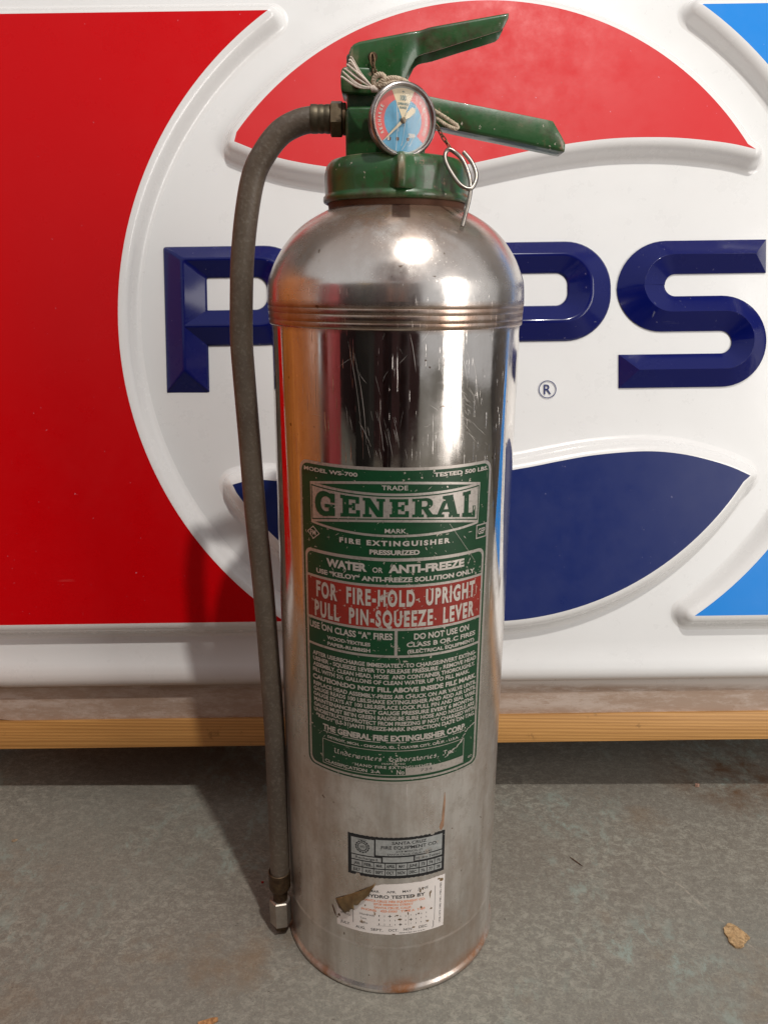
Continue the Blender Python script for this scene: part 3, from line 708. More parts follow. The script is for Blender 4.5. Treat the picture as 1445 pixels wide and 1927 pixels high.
def chain(name, pts, wdt=2.2, r_=.42):
    L = [link_vf(pts[i], pts[i+1], wdt, r_, R(20+90*i)) for i in range(len(pts)-1)]
    V, F = join_vf(L); return mesh(name, V, F, CHAINM, ext)
ch1 = chain('chain', [(24.0, -34, 643.6), (25.8, -36, 640.6), (27.9, -38, 636.6), (30.6, -39.5, 632.6), (33.2, -40.5, 629.0)])
ch2 = chain('chain', [(-16.6, -14.6, 687.2), (-16.2, -15.6, 681.8), (-15.0, -17.0, 678.0), (-13.4, -19, 674.2)], 3.0, .5)
V, F = lathe_vf(mm([(0, .9), (2.6, .7), (3.1, 0)]), 20)
mesh('handle_eyelet', [(mtx @ Vector(v))+Vector((-.0163, -.0130, .6868)) for v in V], F, BRDARK, ext)
# cotton string seal: rope, knot, loop and frayed tassel
L = [rope_vf(smooth_path(P3([(-12.7, -27, 666.0), (-15.4, -27.5, 669.2), (-13.6, -29, 672.4), (-9.7, -30, 672.2), (-8.6, -30, 668.6), (-12.0, -29, 666.2)]), 10), .00175),
     rope_vf(smooth_path(P3([(-13, -28, 667), (-10, -30, 669.2), (-5, -30, 670.6), (0, -29, 670.6), (6, -26, 669.0), (13, -20, 664), (19, -12, 657)]), 10), .0016),
     rope_vf(smooth_path(P3([(-14, -27, 665), (-8, -30, 667.0), (-2, -30, 668.4), (4, -27, 667.4), (12, -20, 661), (19, -12, 655)]), 10), .0015),
     rope_vf(smooth_path(P3([(19, -20, 657), (25.7, -28, 651.4), (31.3, -31, 647.6), (37.8, -32, 643.2), (36.4, -32, 641.7), (30.8, -31, 644.0), (25.4, -28, 648.0), (20, -20, 652)]), 8), .0013)]
V, F = join_vf(L); mesh('string', V, F, ROPEM, ext)
tl = []
kn = (-15.6, -28, 665.4)
for i in range(13):
    t = i/12; ex = -28.6-6.2*t+rnd.uniform(-.5, .5); ez = 682.6-11.4*t+rnd.uniform(-.6, .6); ey = -27-rnd.uniform(-1.5, 2.5)
    bul = 1.2 if i < 8 else -1.2
    mxp = ((kn[0]+ex)/2+rnd.uniform(-1.2, .2)*1.1, (kn[1]+ey)/2-1.5+rnd.uniform(-.8, .8), (kn[2]+ez)/2-1.2*(t)+rnd.uniform(-.8, .8)-(1.6 if i > 8 else 0))
    tl.append(tube_vf(smooth_path(P3([kn, mxp, (ex, ey, ez), (ex-.9+rnd.uniform(-.7, .7), ey-.4, ez+rnd.uniform(-.2, 1.4))]), 6), lambda q, s_=rnd.uniform(.85, 1.2): .00062*s_*(1-.35*q), 6))
tl.append(tube_vf(P3([(-17.2, -28, 664.8), (-15.6, -28, 665.2), (-14, -27.8, 664.6), (-12.6, -27.5, 664.8)]), lambda q: .0019+.0004*math.sin(6*q), 10))
V, F = join_vf(tl); mesh('string_tassel', V, F, TASSM, ext)

# ------------------------------------------------------------------ labels wrapped on the shell
def CY(s, z, off): # millimetres: arc position, height, lift above shell
    a = s/RB/1000; r_ = RB+off/1000; return Vector((r_*math.sin(a), -r_*math.cos(a), z/1000))
def band(s0, s1, zb, zt, off, n=None, rows=1, warp=None):
    n = n or max(2, int((s1-s0)/2.5)); V = []; F = []
    fb = zb if callable(zb) else (lambda s: zb); ft = zt if callable(zt) else (lambda s: zt)
    for i in range(n+1):
        s_ = s0+(s1-s0)*i/n; a, b = fb(s_), ft(s_); b = max(b, a)
        for j in range(rows+1):
            z = a+(b-a)*j/rows; ss = warp(s_, z) if warp else s_; V.append(CY(ss, z, off))
    k = rows+1
    for i in range(n):
        for j in range(rows): F.append((i*k+j, (i+1)*k+j, (i+1)*k+j+1, i*k+j+1))
    return V, F
def rband(s0, s1, z0, z1, r_, off):
    def d(s):
        e = max(0, r_-(s-s0), r_-(s1-s)); return r_-math.sqrt(max(r_*r_-e*e, 0))
    ss = sorted(set([s0+r_*(1-math.cos(R(15*i))) for i in range(7)]+[s1-r_*(1-math.cos(R(15*i))) for i in range(7)]+list(np.linspace(s0+r_, s1-r_, max(3, int((s1-s0)/2.5))))))
    V = []; F = []
    for s_ in ss: V += [CY(s_, z0+d(s_), off), CY(s_, z1-d(s_), off)]
    for i in range(len(ss)-1): F.append((2*i, 2*i+2, 2*i+3, 2*i+1))
    return V, F
def wtext(s_, x0, x1, z, cap, off, bold=.02, spacing=1.):
    V, F = text_fit(s_, x0, x1, z, cap, bold, spacing); return [CY(a, b, off) for a, b in V], F
def outline(s0, s1, z0, z1, t, off):
    return join_vf([band(s0, s1, z0, z0+t, off), band(s0, s1, z1-t, z1, off), band(s0, s0+t, z0+t, z1-t, off, 1), band(s1-t, s1, z0+t, z1-t, off, 1)])
plate = thing('name_plate', '', ''); del plate['label']; del plate['category']; plate.parent = ext
def lab(name, L, mat, par): V, F = join_vf(L); return mesh(name, V, F, mat, par, smooth=False)
V, F = rband(-72.6, 73.2, 195.2, 432.8, 7.5, .30)
pb = mesh('metal_backing', V, F, PLATE, plate, smooth=True)
T_out = lambda s: 423.6-5.2*(s/61)**2
T_in = lambda s: 415.6+2.9*(s/61)**2
B_in = lambda s: 396.0-6.0*(s/61)**2
B_out = lambda s: 385.6+3.9*(s/61)**2
WP = lambda s, z: s*(1+.035*max(0, 1-((z-405)/17)**2))
O1, O2, O3, O4, O5 = .36, .46, .56, .66, .80
lab('green_enamel', [rband(-70.4, 71.0, 197.4, 430.8, 6.2, O1),
    rband(-66.2, 66.8, 200.6, 368.6, 4.6, O3)]
   + [band(-58.5, 58.5, T_in, lambda s: max(T_out(s)-1.7, T_in(s)), O3, 60, warp=WP), band(-58.5, 58.5, lambda s: min(B_out(s)+1.7, B_in(s)), B_in, O3, 60, warp=WP),
      band(-60.0, 60.0, lambda s: B_in(s)+1.7, lambda s: T_in(s)-1.7, O3, 60, warp=WP)], ENG, plate)
lab('silver_bands', [rband(-68.4, 69.0, 198.8, 370.8, 6, O2), band(-61.2, 61.2, B_out, T_out, O2, 60, warp=WP),
    band(-58.9, 58.9, lambda s: B_in(s)+2.5, lambda s: T_in(s)-2.5, O4, 60, warp=WP),
    band(-66.3, 66.9, 350.0, 351.8, O4), band(-66.3, 66.9, 318.0, 319.8, O4), band(.3, 2.4, 299.3, 319.5, O4, 1), band(-66.3, 66.9, 297.6, 299.4, O4),
    outline(-55.0, 56.2, 202.6, 223.6, .55, O4), band(9.2, 56.0, 203.2, 208.8, O4),
    outline(59.8, 70.4, 378.2, 388.4, .9, O4)], PLATE, plate)
lab('red_enamel', [band(-66.2, 66.8, 319.8, 350.0, O4)], ENR, plate)
# FM diamond
dm = [(-65.6, 382.6), (-59.8, 387.4), (-54.0, 382.6), (-59.8, 377.8)]
dv = [CY(a, b, O4) for a, b in dm]+[CY(-59.8+(a+59.8)*.84, 382.6+(b-382.6)*.82, O4) for a, b in dm]
T = [(dv, [(i, (i+1) % 4, (i+1) % 4+4, i+4) for i in range(4)])]
TX = [('MODEL WS-700', -67.2, -24.8, 427.2, 2.7, .03), ('TESTED 500 LBS.', 25.1, 69.0, 427.5, 2.8, .035), ('TRADE', -8.9, 8.1, 419.4, 3.1, .015), ('MARK', -6.8, 7.3, 390.0, 3.1, .015),
 ('FM', -62.4, -57.4, 382.6, 3.6, .02), ('GEP', 61.6, 68.6, 383.3, 4.2, .02),
 ('FIRE EXTINGUISHER', -38.1, 38.0, 381.3, 3.7, .05, 1.35), ('PRESSURIZED', -16.9, 16.5, 374.9, 3.4, .042), ('WATER', -48.7, -18.6, 363.4, 6.0, .05), ('OR', -14.9, -7.9, 362.2, 3.7, .02), ('ANTI-FREEZE', -4.2, 50.0, 363.4, 6.0, .05),
 ('USE “KELOY” ANTI-FREEZE SOLUTION ONLY', -57.5, 59.7, 355.6, 3.5, .042),
 ('FOR  FIRE-HOLD  UPRIGHT', -57.9, 60.6, 342.0, 12.2, .042, 1.25), ('PULL  PIN-SQUEEZE  LEVER', -59.7, 60.6, 327.0, 12.0, .042, 1.25),
 ('USE ON CLASS “A” FIRES', -65.0, -1.0, 313.6, 4.9, .03), ('WOOD-TEXTILES', -49.1, -16.3, 306.8, 2.7, .036), ('PAPER-RUBBISH', -48.8, -16.3, 302.2, 2.7, .036),
 ('DO NOT USE ON', 13.7, 56.4, 313.4, 4.6, .03), ('CLASS B OR C FIRES', 8.7, 62.8, 307.4, 3.5, .03), ('(ELECTRICAL EQUIPMENT)', 9.3, 62.0, 302.2, 2.7, .036),
 ('AFTER USE:RECHARGE IMMEDIATELY-TO CHARGE:INVERT EXTING-', -62.6, 64.5, 291.6, 3.2, .034), ('UISHER - SQUEEZE LEVER TO RELEASE PRESSURE - REMOVE HEAD', -62.4, 64.8, 287.2, 3.2, .034),
 ('ASSEMBLY. CLEAN HEAD, HOSE  AND CONTAINER THOROUGHLY.', -62.5, 63.8, 282.7, 3.2, .034), ('FILL WITH 2½ GALLONS OF CLEAN WATER UP TO FILL MARK.', -62.8, 58.7, 278.2, 3.2, .034),
 ('CAUTION:DO NOT FILL ABOVE INSIDE FILL MARK.', -63.0, 65.5, 272.6, 3.8, .042), ('REPLACE HEAD ASSEMBLY-PRESS AIR CHUCK ON AIR VALVE UNTIL', -62.5, 65.8, 267.2, 3.2, .034),
 ('GAUGE READS 100 LBS.SHAKE EXTINGUISHER AND ADD AIR UNTIL', -62.6, 66.0, 262.9, 3.2, .034), ('GAUGE STAYS AT 100 LBS.REPLACE LOCK PULL PIN AND SEAL WIRE.', -62.8, 66.0, 258.6, 3.2, .034),
 ('MAINTENANCE:INSPECT GAUGE PRESSURE EVERY 6 MONTHS.', -62.4, 64.6, 254.2, 3.2, .038), ('GAUGE MUST BE IN GREEN RANGE-BE SURE HOSE AND NOZZLE ARE', -62.5, 65.1, 249.9, 3.2, .034),
 ('UNOBSTRUCTED.PROTECT FROM FREEZING IF NOT CHARGED WITH', -62.7, 65.8, 245.6, 3.2, .034), ('“KELOY”(LS-31)ANTI FREEZE-MARK INSPECTION DATE ON TAG.', -60.5, 66.0, 241.3, 3.2, .034),
 ('THE GENERAL FIRE EXTINGUISHER CORP.', -54.2, 57.2, 233.7, 4.8, .045), ('DETROIT, MICH. - CHICAGO, ILL. - CULVER CITY, CALIF. - U.S.A.', -50.2, 50.8, 226.4, 2.1, .034),
 ('INSPECTED', -7.9, 9.0, 212.6, 1.5, .015, 1.3), ('HAND FIRE EXTINGUISHER', -27.7, 29.2, 209.6, 2.3, .022, 1.2), ('CLASSIFICATION  2-A', -52.7, -9.0, 205.6, 2.6, .022), ('No', 2.8, 8.4, 205.6, 3.8, .02), ('GO', 60.6, 65.0, 205.3, 1.9, .015)]
for t in TX: T.append(wtext(t[0], t[1], t[2], t[3], t[4], O5, t[5], t[6] if len(t) > 6 else 1.))
for a, b in ((-54, -40.5), (-37.5, -9), (-5, 9.5), (12.5, 41), (45, 56.5)): T.append(band(a, b, 230.0, 230.5, O5))
for ang_ in range(16):   # small ring above INSPECTED
    a = R(22.5*ang_); b = R(22.5*(ang_+1)); T.append(([CY(.8+1.5*math.cos(a), 215.2+1.5*math.sin(a), O5), CY(.8+1.5*math.cos(b), 215.2+1.5*math.sin(b), O5), CY(.8+1.1*math.cos(b), 215.2+1.1*math.sin(b), O5), CY(.8+1.1*math.cos(a), 215.2+1.1*math.sin(a), O5)], [(0, 1, 2, 3)]))
# blackletter line drawn as broad-nib strokes
def nib(pts, off, pw=.85, ang_=40):
    dx, dy = math.cos(R(ang_))*pw/2, math.sin(R(ang_))*pw/2; V = []; F = []
    for i, (a, b) in enumerate(pts): V += [CY(a-dx, b-dy, off+.004*i), CY(a+dx, b+dy, off+.004*i)]
    for i in range(len(pts)-1): F.append((2*i, 2*i+2, 2*i+3, 2*i+1))
    return V, F
BL = {'n': [[(0,0),(.15,.1),(.15,.9),(0,.8)], [(.15,.75),(.5,1),(.65,.8),(.65,.1),(.8,0)]], 'd': [[(.6,.9),(.2,.8),(.1,.2),(.4,0),(.7,.2),(.7,1),(.2,1.5)]], 'e': [[(.15,.5),(.6,.75),(.4,1),(.1,.75),(.1,.2),(.4,0),(.7,.2)]],
 'r': [[(0,0),(.2,.1),(.2,.9),(.05,.8)], [(.2,.75),(.45,1),(.65,.85)]], 'w': [[(.05,.95),(.15,.8),(.15,.1),(.4,0),(.5,.15),(.5,.9)], [(.5,.1),(.8,0),(.9,.2),(.9,.8),(.75,1)]], 'i': [[(0,.85),(.2,.9),(.2,.1),(.35,0)], [(.15,1.3),(.25,1.35)]],
 't': [[(.25,1.35),(.25,.15),(.5,0)], [(.0,.95),(.5,.95)]], 's': [[(.6,.9),(.3,1),(.1,.75),(.6,.35),(.4,0),(.05,.12)]], 'a': [[(.1,.85),(.5,1),(.6,.8),(.6,.1),(.8,0)], [(.6,.55),(.15,.4),(.15,.1),(.4,0),(.6,.15)]],
 'b': [[(.1,1.5),(.15,.2),(.4,0),(.65,.2),(.6,.8),(.2,.85)]], 'o': [[(.35,1),(.1,.8),(.1,.2),(.35,0),(.62,.2),(.62,.8),(.35,1)]], 'c': [[(.6,.85),(.3,1),(.1,.75),(.1,.2),(.4,0),(.65,.15)]], ',': [[(.1,.1),(.2,0),(.05,-.3)]], '.': [[(.1,.05),(.2,.1)]], "'": [[(.15,1.5),(.2,1.2)]],
 'U': [[(.1,1.5),(.35,1.35),(.2,.9),(.25,.2),(.6,0),(1,.25),(1,1.45),(1.2,1.3)], [(1,.1),(1.25,0)]], 'L': [[(.2,1.4),(.5,1.55),(.45,.9),(.3,.2),(.7,0),(1.1,.2)], [(.1,1),(.3,.6),(.1,.2)], [(.45,.9),(1,1.1)]], 'I': [[(.1,1.35),(.6,1.5),(1,1.3)], [(.55,1.4),(.6,.3),(.3,0),(.05,.2)]]}
x = -44.6; adv = {'w': 1.12, 'U': 1.45, 'L': 1.3, 'I': 1.15, 'i': .52, ',': .4, '.': .4, "'": .35, ' ': .75, 't': .62, 'r': .74}
bl_s = "Underwriters' Laboratories, Inc."; tot = sum(adv.get(c_, .86) for c_ in bl_s); kx = 94.0/tot
for c_ in bl_s:
    for st_ in BL.get(c_, []): T.append(nib([(x+a*kx*.92, 216.0+b*2.5-1.2) for a, b in st_], O5))
    x += adv.get(c_, .86)*kx
lab('silver_lettering', T, LETM, plate)
lab('stamped_number', [wtext('734', 20.2, 29.3, 206.0, 2.3, O5, 0.)], simple('stamp grey', (.22, .21, .19), .5, .3), plate)
# GENERAL in slab-serif letters, each polygon a few hundredths of a millimetre apart in height
def ell(cx, cy, rx, ry, a0, a1, n=14): return [(cx+rx*math.cos(R(a0+(a1-a0)*i/n)), cy+ry*math.sin(R(a0+(a1-a0)*i/n))) for i in range(n+1)]
def ringq(o, i_): return [[o[k_], o[k_+1], i_[k_+1], i_[k_]] for k_ in range(len(o)-1)]
def rq(a, b, c_, d): return [(a, c_), (b, c_), (b, d), (a, d)]
GL = {
 'G': ringq(ell(.50, .5, .50, .50, 42, 318), ell(.54, .5, .26, .30, 42, 318))+[rq(.66, .93, .02, .46), rq(.48, .93, .36, .50), rq(.74, .93, .58, .97)],
 'E': [rq(.12, .44, .0, 1), rq(0, 1, 0, .17), rq(0, .96, .84, 1), rq(.44, .70, .43, .58), rq(.60, .76, .33, .68), rq(.80, 1, .17, .34), rq(.78, .96, .66, .84)],
 'N': [rq(.10, .29, 0, 1), [(.02, 1), (.34, 1), (.92, 0), (.64, 0)], rq(.73, .92, 0, 1), rq(0, .40, 0, .15), rq(0, .25, .85, 1), rq(.62, 1, .85, 1)],
 'R': [rq(.12, .42, 0, 1), rq(0, .30, .85, 1), rq(0, .52, 0, .15), rq(.42, .60, .85, 1), rq(.42, .60, .42, .56)]+ringq(ell(.58, .71, .34, .29, -90, 90), ell(.58, .705, .10, .145, -90, 90))+[[(.46, .45), (.70, .47), (1.0, .02), (.70, .02)], rq(.66, 1.02, 0, .15)],
 'A': [[(.06, .05), (.22, .05), (.56, 1), (.36, 1)], [(.60, .05), (.92, .05), (.68, 1), (.36, 1)], rq(.22, .70, .24, .37), rq(0, .36, 0, .14), rq(.54, 1, 0, .14), rq(.28, .70, .87, 1)],
 'L': [rq(.12, .46, 0, 1), rq(0, .58, .86, 1), rq(0, 1, 0, .17), rq(.80, 1, .17, .42)]}
Gp = []
for ch_, s0, s1 in (('G', -55.6, -38.6), ('E', -35.8, -22.4), ('N', -20.6, -6.4), ('E', -3.6, 8.6), ('R', 10.6, 25.2), ('A', 25.6, 43.2), ('L', 45.2, 56.0)):
    for qi, poly in enumerate(GL[ch_]):
        pts = []
        for jv in range(4):
            for iu in range(7):
                tu, tv = iu/6, jv/3
                a, b = [((poly[0][k_]*(1-tu)+poly[1][k_]*tu)*(1-tv)+(poly[3][k_]*(1-tu)+poly[2][k_]*tu)*tv) for k_ in (0, 1)]
                s_ = s0+(s1-s0)*a; zb = B_in(s_)+3.6; zt = T_in(s_)-3.7; pts.append(CY(WP(s_, 405), zb+(zt-zb)*b, O5+.006*qi))
        Gp.append((pts, [(j_*7+i_, j_*7+i_+1, j_*7+i_+8, j_*7+i_+7) for j_ in range(3) for i_ in range(6)]))
lab('trademark_lettering', Gp, ENG, plate)
# wear: bright gouge on the lower right and a long diagonal scratch
rs = random.Random(3); wr = []
pth = [(40, 213), (44, 216.5), (49, 218.5), (53, 221.5), (57, 228.5), (62, 231.5), (69, 234)]
for i in range(len(pth)-1):
    for k_ in range(5):
        t = k_/5; s_ = pth[i][0]*(1-t)+pth[i+1][0]*t+rs.uniform(-.4, .4); z = pth[i][1]*(1-t)+pth[i+1][1]*t+rs.uniform(-.4, .4); w_ = rs.uniform(.15, .6); l_ = rs.uniform(.6, 1.5)
        wr.append(([CY(s_-l_, z-w_*1.2, .90), CY(s_+.2, z-w_, .90), CY(s_+l_, z+w_*1.3, .90), CY(s_-.2, z+w_, .90)], [(0, 1, 2, 3)]))
for k_ in range(26):
    t = k_/26; s_ = 37+t*22; z = 393-30*t; wr.append(([CY(s_, z, .90), CY(s_+.9, z-1.25, .90), CY(s_+1.05, z-1.15, .90), CY(s_+.15, z+.12, .90)], [(0, 1, 2, 3)]))
for k_ in range(90):
    s_ = rs.uniform(-64, 64); z = rs.uniform(205, 428); l_ = rs.uniform(.5, 2.2); a = rs.uniform(0, 3.14); w_ = rs.uniform(.05, .22)
    dx, dz = math.cos(a)*l_, math.sin(a)*l_; wr.append(([CY(s_-dx, z-dz, .90), CY(s_+dz*w_, z-dx*w_, .90), CY(s_+dx, z+dz, .90), CY(s_-dz*w_, z+dx*w_, .90)], [(0, 1, 2, 3)]))
lab('plate_scratches', wr, LETM, plate)

# recharge sticker: black with silver cells
st1 = thing('recharge_sticker', '', ''); del st1['label']; del st1['category']; st1.parent = ext
jit = lambda amp, seed, f=1.: (lambda s: amp*(math.sin(s*1.7*f+seed)+.6*math.sin(s*4.1*f+2*seed)+.4*math.sin(s*9.3*f))/2)
j1, j2 = jit(.35, 1.), jit(.4, 2.2)
lab('black_border', [band(-34.2, 41.9, lambda s: 111.2+j1(s)+(1.8 if -27.5 < s < -24.8 else 0), lambda s: 148.2+j2(s)-(1.2 if 30 < s < 33 else 0), .12, 90)], BLACK, st1)
rows = []
def cell(a, b, c_, d): rows.append(band(a+.3, b-.3, c_+.3, d-.3, .18, max(1, int((b-a)/2.5))))
cell(-31.8, -13.2, 130.2, 145.6); cell(-12.6, 39.8, 131.6, 146.2)
cell(-31.6, -7.8, 125.4, 129.8); cell(-7.2, 16.8, 125.6, 130.8); cell(17.4, 39.9, 126.2, 131.2)
vx = [-31.6, -22.5, -13.8, -5.1, 3.4, 11.9, 20.9, 27.3, 33.6, 40.0]
for i in range(9): cell(vx[i], vx[i+1], 119.6, 125.0); cell(vx[i], vx[i+1], 113.6, 119.2)
lab('silver_cell', rows, SFOIL, st1)
T = [wtext(*t) for t in [('SANTA CRUZ', 0, 26.5, 143.4, 2.7, .22, .02), ('FIRE EQUIPMENT CO.', -8.2, 35.5, 139.3, 2.9, .22, .02), ('2718 MISSION ST.', 3, 24, 135.8, 1.6, .22, .01), ('SANTA CRUZ, CALIF. 95060', -3.5, 31, 133.2, 1.6, .22, .01),
   ('Recharged', -28, -11, 127.7, 2.2, .22, .01), ('Hydro Tested', 18.6, 38.2, 128.6, 2.2, .22, .01)]]
mo = ['JAN', 'FEB.', 'MAR', 'APRIL', 'MAY', 'JUNE', '73', '74', '75', 'JULY', 'AUG', 'SEPT', 'OCT.', 'NOV.', 'DEC.', '76', '77', '78']
for i, t in enumerate(mo):
    k_ = i % 9; a, b = vx[k_], vx[k_+1]; wd = min((b-a)*.78, 1.55*len(t)); c_ = (a+b)/2; T.append(wtext(t, c_-wd/2, c_+wd/2, 122.3 if i < 9 else 116.4, 2.7, .22, .03))
for r0, r1, nn in ((5.2, 4.6, 1), (3.6, 3.1, 1)):
    for i in range(28):
        a, b = R(360*i/28), R(360*(i+1)/28); rr = r0+.5*(i % 2)
        T.append(([CY(-22.6+rr*math.cos(a), 137.9+rr*math.sin(a), .22), CY(-22.6+rr*math.cos(b), 137.9+rr*math.sin(b), .22), CY(-22.6+r1*math.cos(b), 137.9+r1*math.sin(b), .22), CY(-22.6+r1*math.cos(a), 137.9+r1*math.sin(a), .22)], [(0, 1, 2, 3)]))
T.append(wtext('VFD', -24.6, -20.6, 137.9, 2.2, .22, .01)); T.append(wtext('SAFETY', -26, -19.2, 144.0, 1.3, .22, .01))
lab('black_print', T, BLACK, st1)
sc = []
for k_ in range(60):
    if k_ < 34: s_ = rs.gauss(27, 4.5); z = 131+(s_-24)*.75+rs.uniform(-2.6, 2.6)
    else: s_ = rs.uniform(-33, 41); z = rs.uniform(112, 147)
    l_ = rs.uniform(.3, 1.4 if k_ < 34 else .7); w_ = rs.uniform(.1, .8 if k_ < 34 else .35); sc.append(([CY(s_-l_, z-w_, .26), CY(s_+l_*.4, z-w_*.6, .26), CY(s_+l_, z+w_, .26), CY(s_-l_*.3, z+w_*.7, .26)], [(0, 1, 2, 3)]))
lab('worn_patches', sc, PLATE, st1)

# hydro test sticker: white, torn and peeling at its upper left
st2 = thing('hydro_test_sticker', '', ''); del st2['label']; del st2['category']; st2.parent = ext
tz = lambda s: float(np.interp(s, [-45, -40, -33, -22, -14, -7, 0, 8, 18, 24, 34, 43], [82.0, 85.5, 90.5, 97, 103.2, 105.6, 106.0, 106.2, 106.4, 106.0, 107.0, 107.2]))
j3 = jit(.28, 4.)
lab('white_paper', [band(-44.6, 43.1, lambda s: 57.9+.25*j3(s), lambda s: tz(s)+j3(s), .12, 100)], PAPER, st2)
V = []; F = []
A0, A1 = (-45.6, 82.0), (-12.5, 105.2); B0, B1 = (-36.5, 72.0), (-16.5, 97.0)
nu, nv = 26, 8
for i in range(nu+1):
    t = i/nu; a = (A0[0]+(A1[0]-A0[0])*t, A0[1]+(A1[1]-A0[1])*t); 
    b = (B0[0]+(B1[0]-B0[0])*t+1.3*math.sin(9*t)+.8*math.sin(23*t), B0[1]+(B1[1]-B0[1])*t+1.5*math.sin(7*t+1)+.9*math.sin(31*t))
    if t > .85: b = tuple(b[k_]+(a[k_]-b[k_])*(t-.85)/.15*.9 for k_ in (0, 1))
    for j in range(nv+1):
        q = j/nv; V.append(CY(a[0]+(b[0]-a[0])*q, a[1]+(b[1]-a[1])*q, .2+2.6*math.sin(math.pi*min(q*.62, 1))*(1-.55*t)+.35*math.sin(11*t+5*q)))
for i in range(nu):
    for j in range(nv): k_ = i*(nv+1)+j; F.append((k_, k_+nv+1, k_+nv+2, k_+1))
o = mesh('peeled_flap', V, F, PEEL, st2); o.modifiers.new('s', 'SOLIDIFY').thickness = .00018
T = [wtext(*t) for t in [('MAR.', -16.6, -9, 98.4, 2.2, .18, .01), ('APR.', -3.8, 3.6, 98.6, 2.2, .18, .01), ('MAY', 8.5, 15.5, 98.9, 2.2, .18, .01), ('JUNE', 20.4, 28.8, 99.6, 2.2, .18, .01), ('HYDRO TESTED BY', -20.5, 26.4, 93.9, 3.1, .18, .03),
  ('JULY', -41.3, -33.3, 62.4, 2.4, .18, .01), ('AUG.', -28.1, -20.3, 61.9, 2.4, .18, .01), ('SEPT.', -15.9, -6.4, 61.9, 2.4, .18, .01), ('OCT.', -2.1, 5.5, 62.2, 2.4, .18, .01), ('NOV.', 9.7, 17.2, 62.5, 2.4, .18, .01), ('DEC.', 21.9, 29.2, 62.9, 2.4, .18, .01), ('PRINTED IN U.S.A.', 6.4, 27.1, 59.4, 1.0, .18, .01),
  ('Hundreds', -25, -13.1, 75.4, 1.9, .18, 0.), ('Tens', -24.6, -19.5, 71.4, 1.7, .18, 0.), ('Units', -24.6, -18.5, 67.3, 1.7, .18, 0.), ('TEST', -43.5, -36, 74.6, 1.5, .18, .02), ('(P.S.I.)', -41, -33, 71.2, 1.6, .18, .01)]]
for r_ in range(3):
    for c_ in range(10):
        if (r_, c_) in ((0, 2), (1, 6), (2, 4)): continue
        x = -9.4+c_*4.13; T.append(wtext(str((c_+1) % 10), x-.35, x+.35, 75.6-r_*4.0, 1.5, .18, .01))
T += [band(-30.5, -30.1, 65, 78, .18, 1), band(34.6, 34.9, 66, 99, .18, 1), band(13.4, 13.6, 66, 78, .18, 1), band(-11, 1, 66.0, 66.2, .18)]
def vtext(s_, s0, z0, z1, cap, off):
    V, F = text_fit(s_, z0, z1, 0, cap, .01); return [CY(s0-b, a, off) for a, b in V], F
T.append(vtext('1978-1979-1980-1981-1982-1983', 39.6, 62, 100, 1.5, .18)); T.append(vtext('Tester', 33.8, 58.8, 66, 1.2, .18))
lab('grey_print', T, GREYI, st2)
lab('orange_print', [wtext(*t) for t in [('SANTA CRUZ FIRE EQUIPMENT CO.', -21.5, 26.6, 89.5, 2.1, .18, .04), ('2718 MISSION STREET', -13.9, 16.9, 86.5, 2.1, .18, .04), ('SANTA CRUZ, CALIF.', -13.5, 15.8, 83.4, 2.1, .18, .04), ('PHONE:   423-5950   TYPE A  T-83', -23.5, 26.6, 80.3, 2.1, .18, .04)]], ORANGE, st2)
sc = []
for (r_, c_) in ((0, 2), (1, 6), (2, 4)):
    x = -9.4+c_*4.13; z = 75.6-r_*4.0
    sc.append(([CY(x-1.6, z, .2), CY(x-.3, z-.4, .2), CY(x, z-1.7, .2), CY(x+.4, z-.4, .2), CY(x+1.7, z+.1, .2), CY(x+.4, z+.5, .2), CY(x, z+1.8, .2), CY(x-.4, z+.4, .2)], [tuple(range(8))]))
lab('punched_marks', sc, simple('dark punch mark', (.11, .105, .09), .5, .5), st2)
sc = []
for s_, z, l_, w_ in [(22.5, 97.5, .8, 2.2), (24.5, 99, .6, 1.4), (17, 93.8, 1.6, .5), (30.5, 92, .6, 3.2), (31.4, 94.5, .4, 1.8), (23.4, 81.8, .8, 1.2), (31.8, 78.4, 1.2, 1.0), (11.5, 80.6, 1.3, .7), (4.5, 76.4, 1.5, .7), (6.5, 72.6, 1.8, .8), (17.6, 63.8, 1.3, .9), (39.8, 103, 1.8, 1.8), (37.6, 104.5, 1.2, .8), (13, 78, .5, 1.4), (-42.6, 67.4, 1.4, 1.6), (-44, 64.8, .6, 1.2), (-20.4, 84, .6, .9), (21.5, 76.2, .9, .8), (2, 58.4, 1.6, .4)]:
    n_ = 9; pts = [(s_+l_*math.cos(6.283*i/n_)*rs.uniform(.6, 1.2), z+w_*math.sin(6.283*i/n_)*rs.uniform(.6, 1.2)) for i in range(n_)]
    sc.append(([CY(a, b, .24) for a, b in pts], [tuple(range(n_))]))
lab('torn_spots', sc, PEEL, st2)
# rusty run on the shell beside the stickers
def streak(pts, off, seed):
    q = random.Random(seed); V = []; F = []
    for i, (s_, z, w_) in enumerate(pts): V += [CY(s_-w_*q.uniform(.7, 1.2), z, off), CY(s_+w_*q.uniform(.7, 1.2), z, off)]
    for i in range(len(pts)-1): F.append((2*i, 2*i+2, 2*i+3, 2*i+1))
    return V, F
lab('rust_streak', [streak([(-49, 75, .2), (-48.4, 73, .8), (-47.6, 70.5, .9), (-46.6, 67.6, .7), (-45.6, 65, .15)], .1, 4)], RUST, ext)
lab('glue_residue', [streak([(40.5, 182, .2), (40.6, 174, .7), (40.0, 166, 1.0), (39.6, 158, 1.3), (38.8, 152, 1.8), (38.4, 149, .4)], .1, 5)], simple('old glue', (.36, .20, .12), .45), ext)

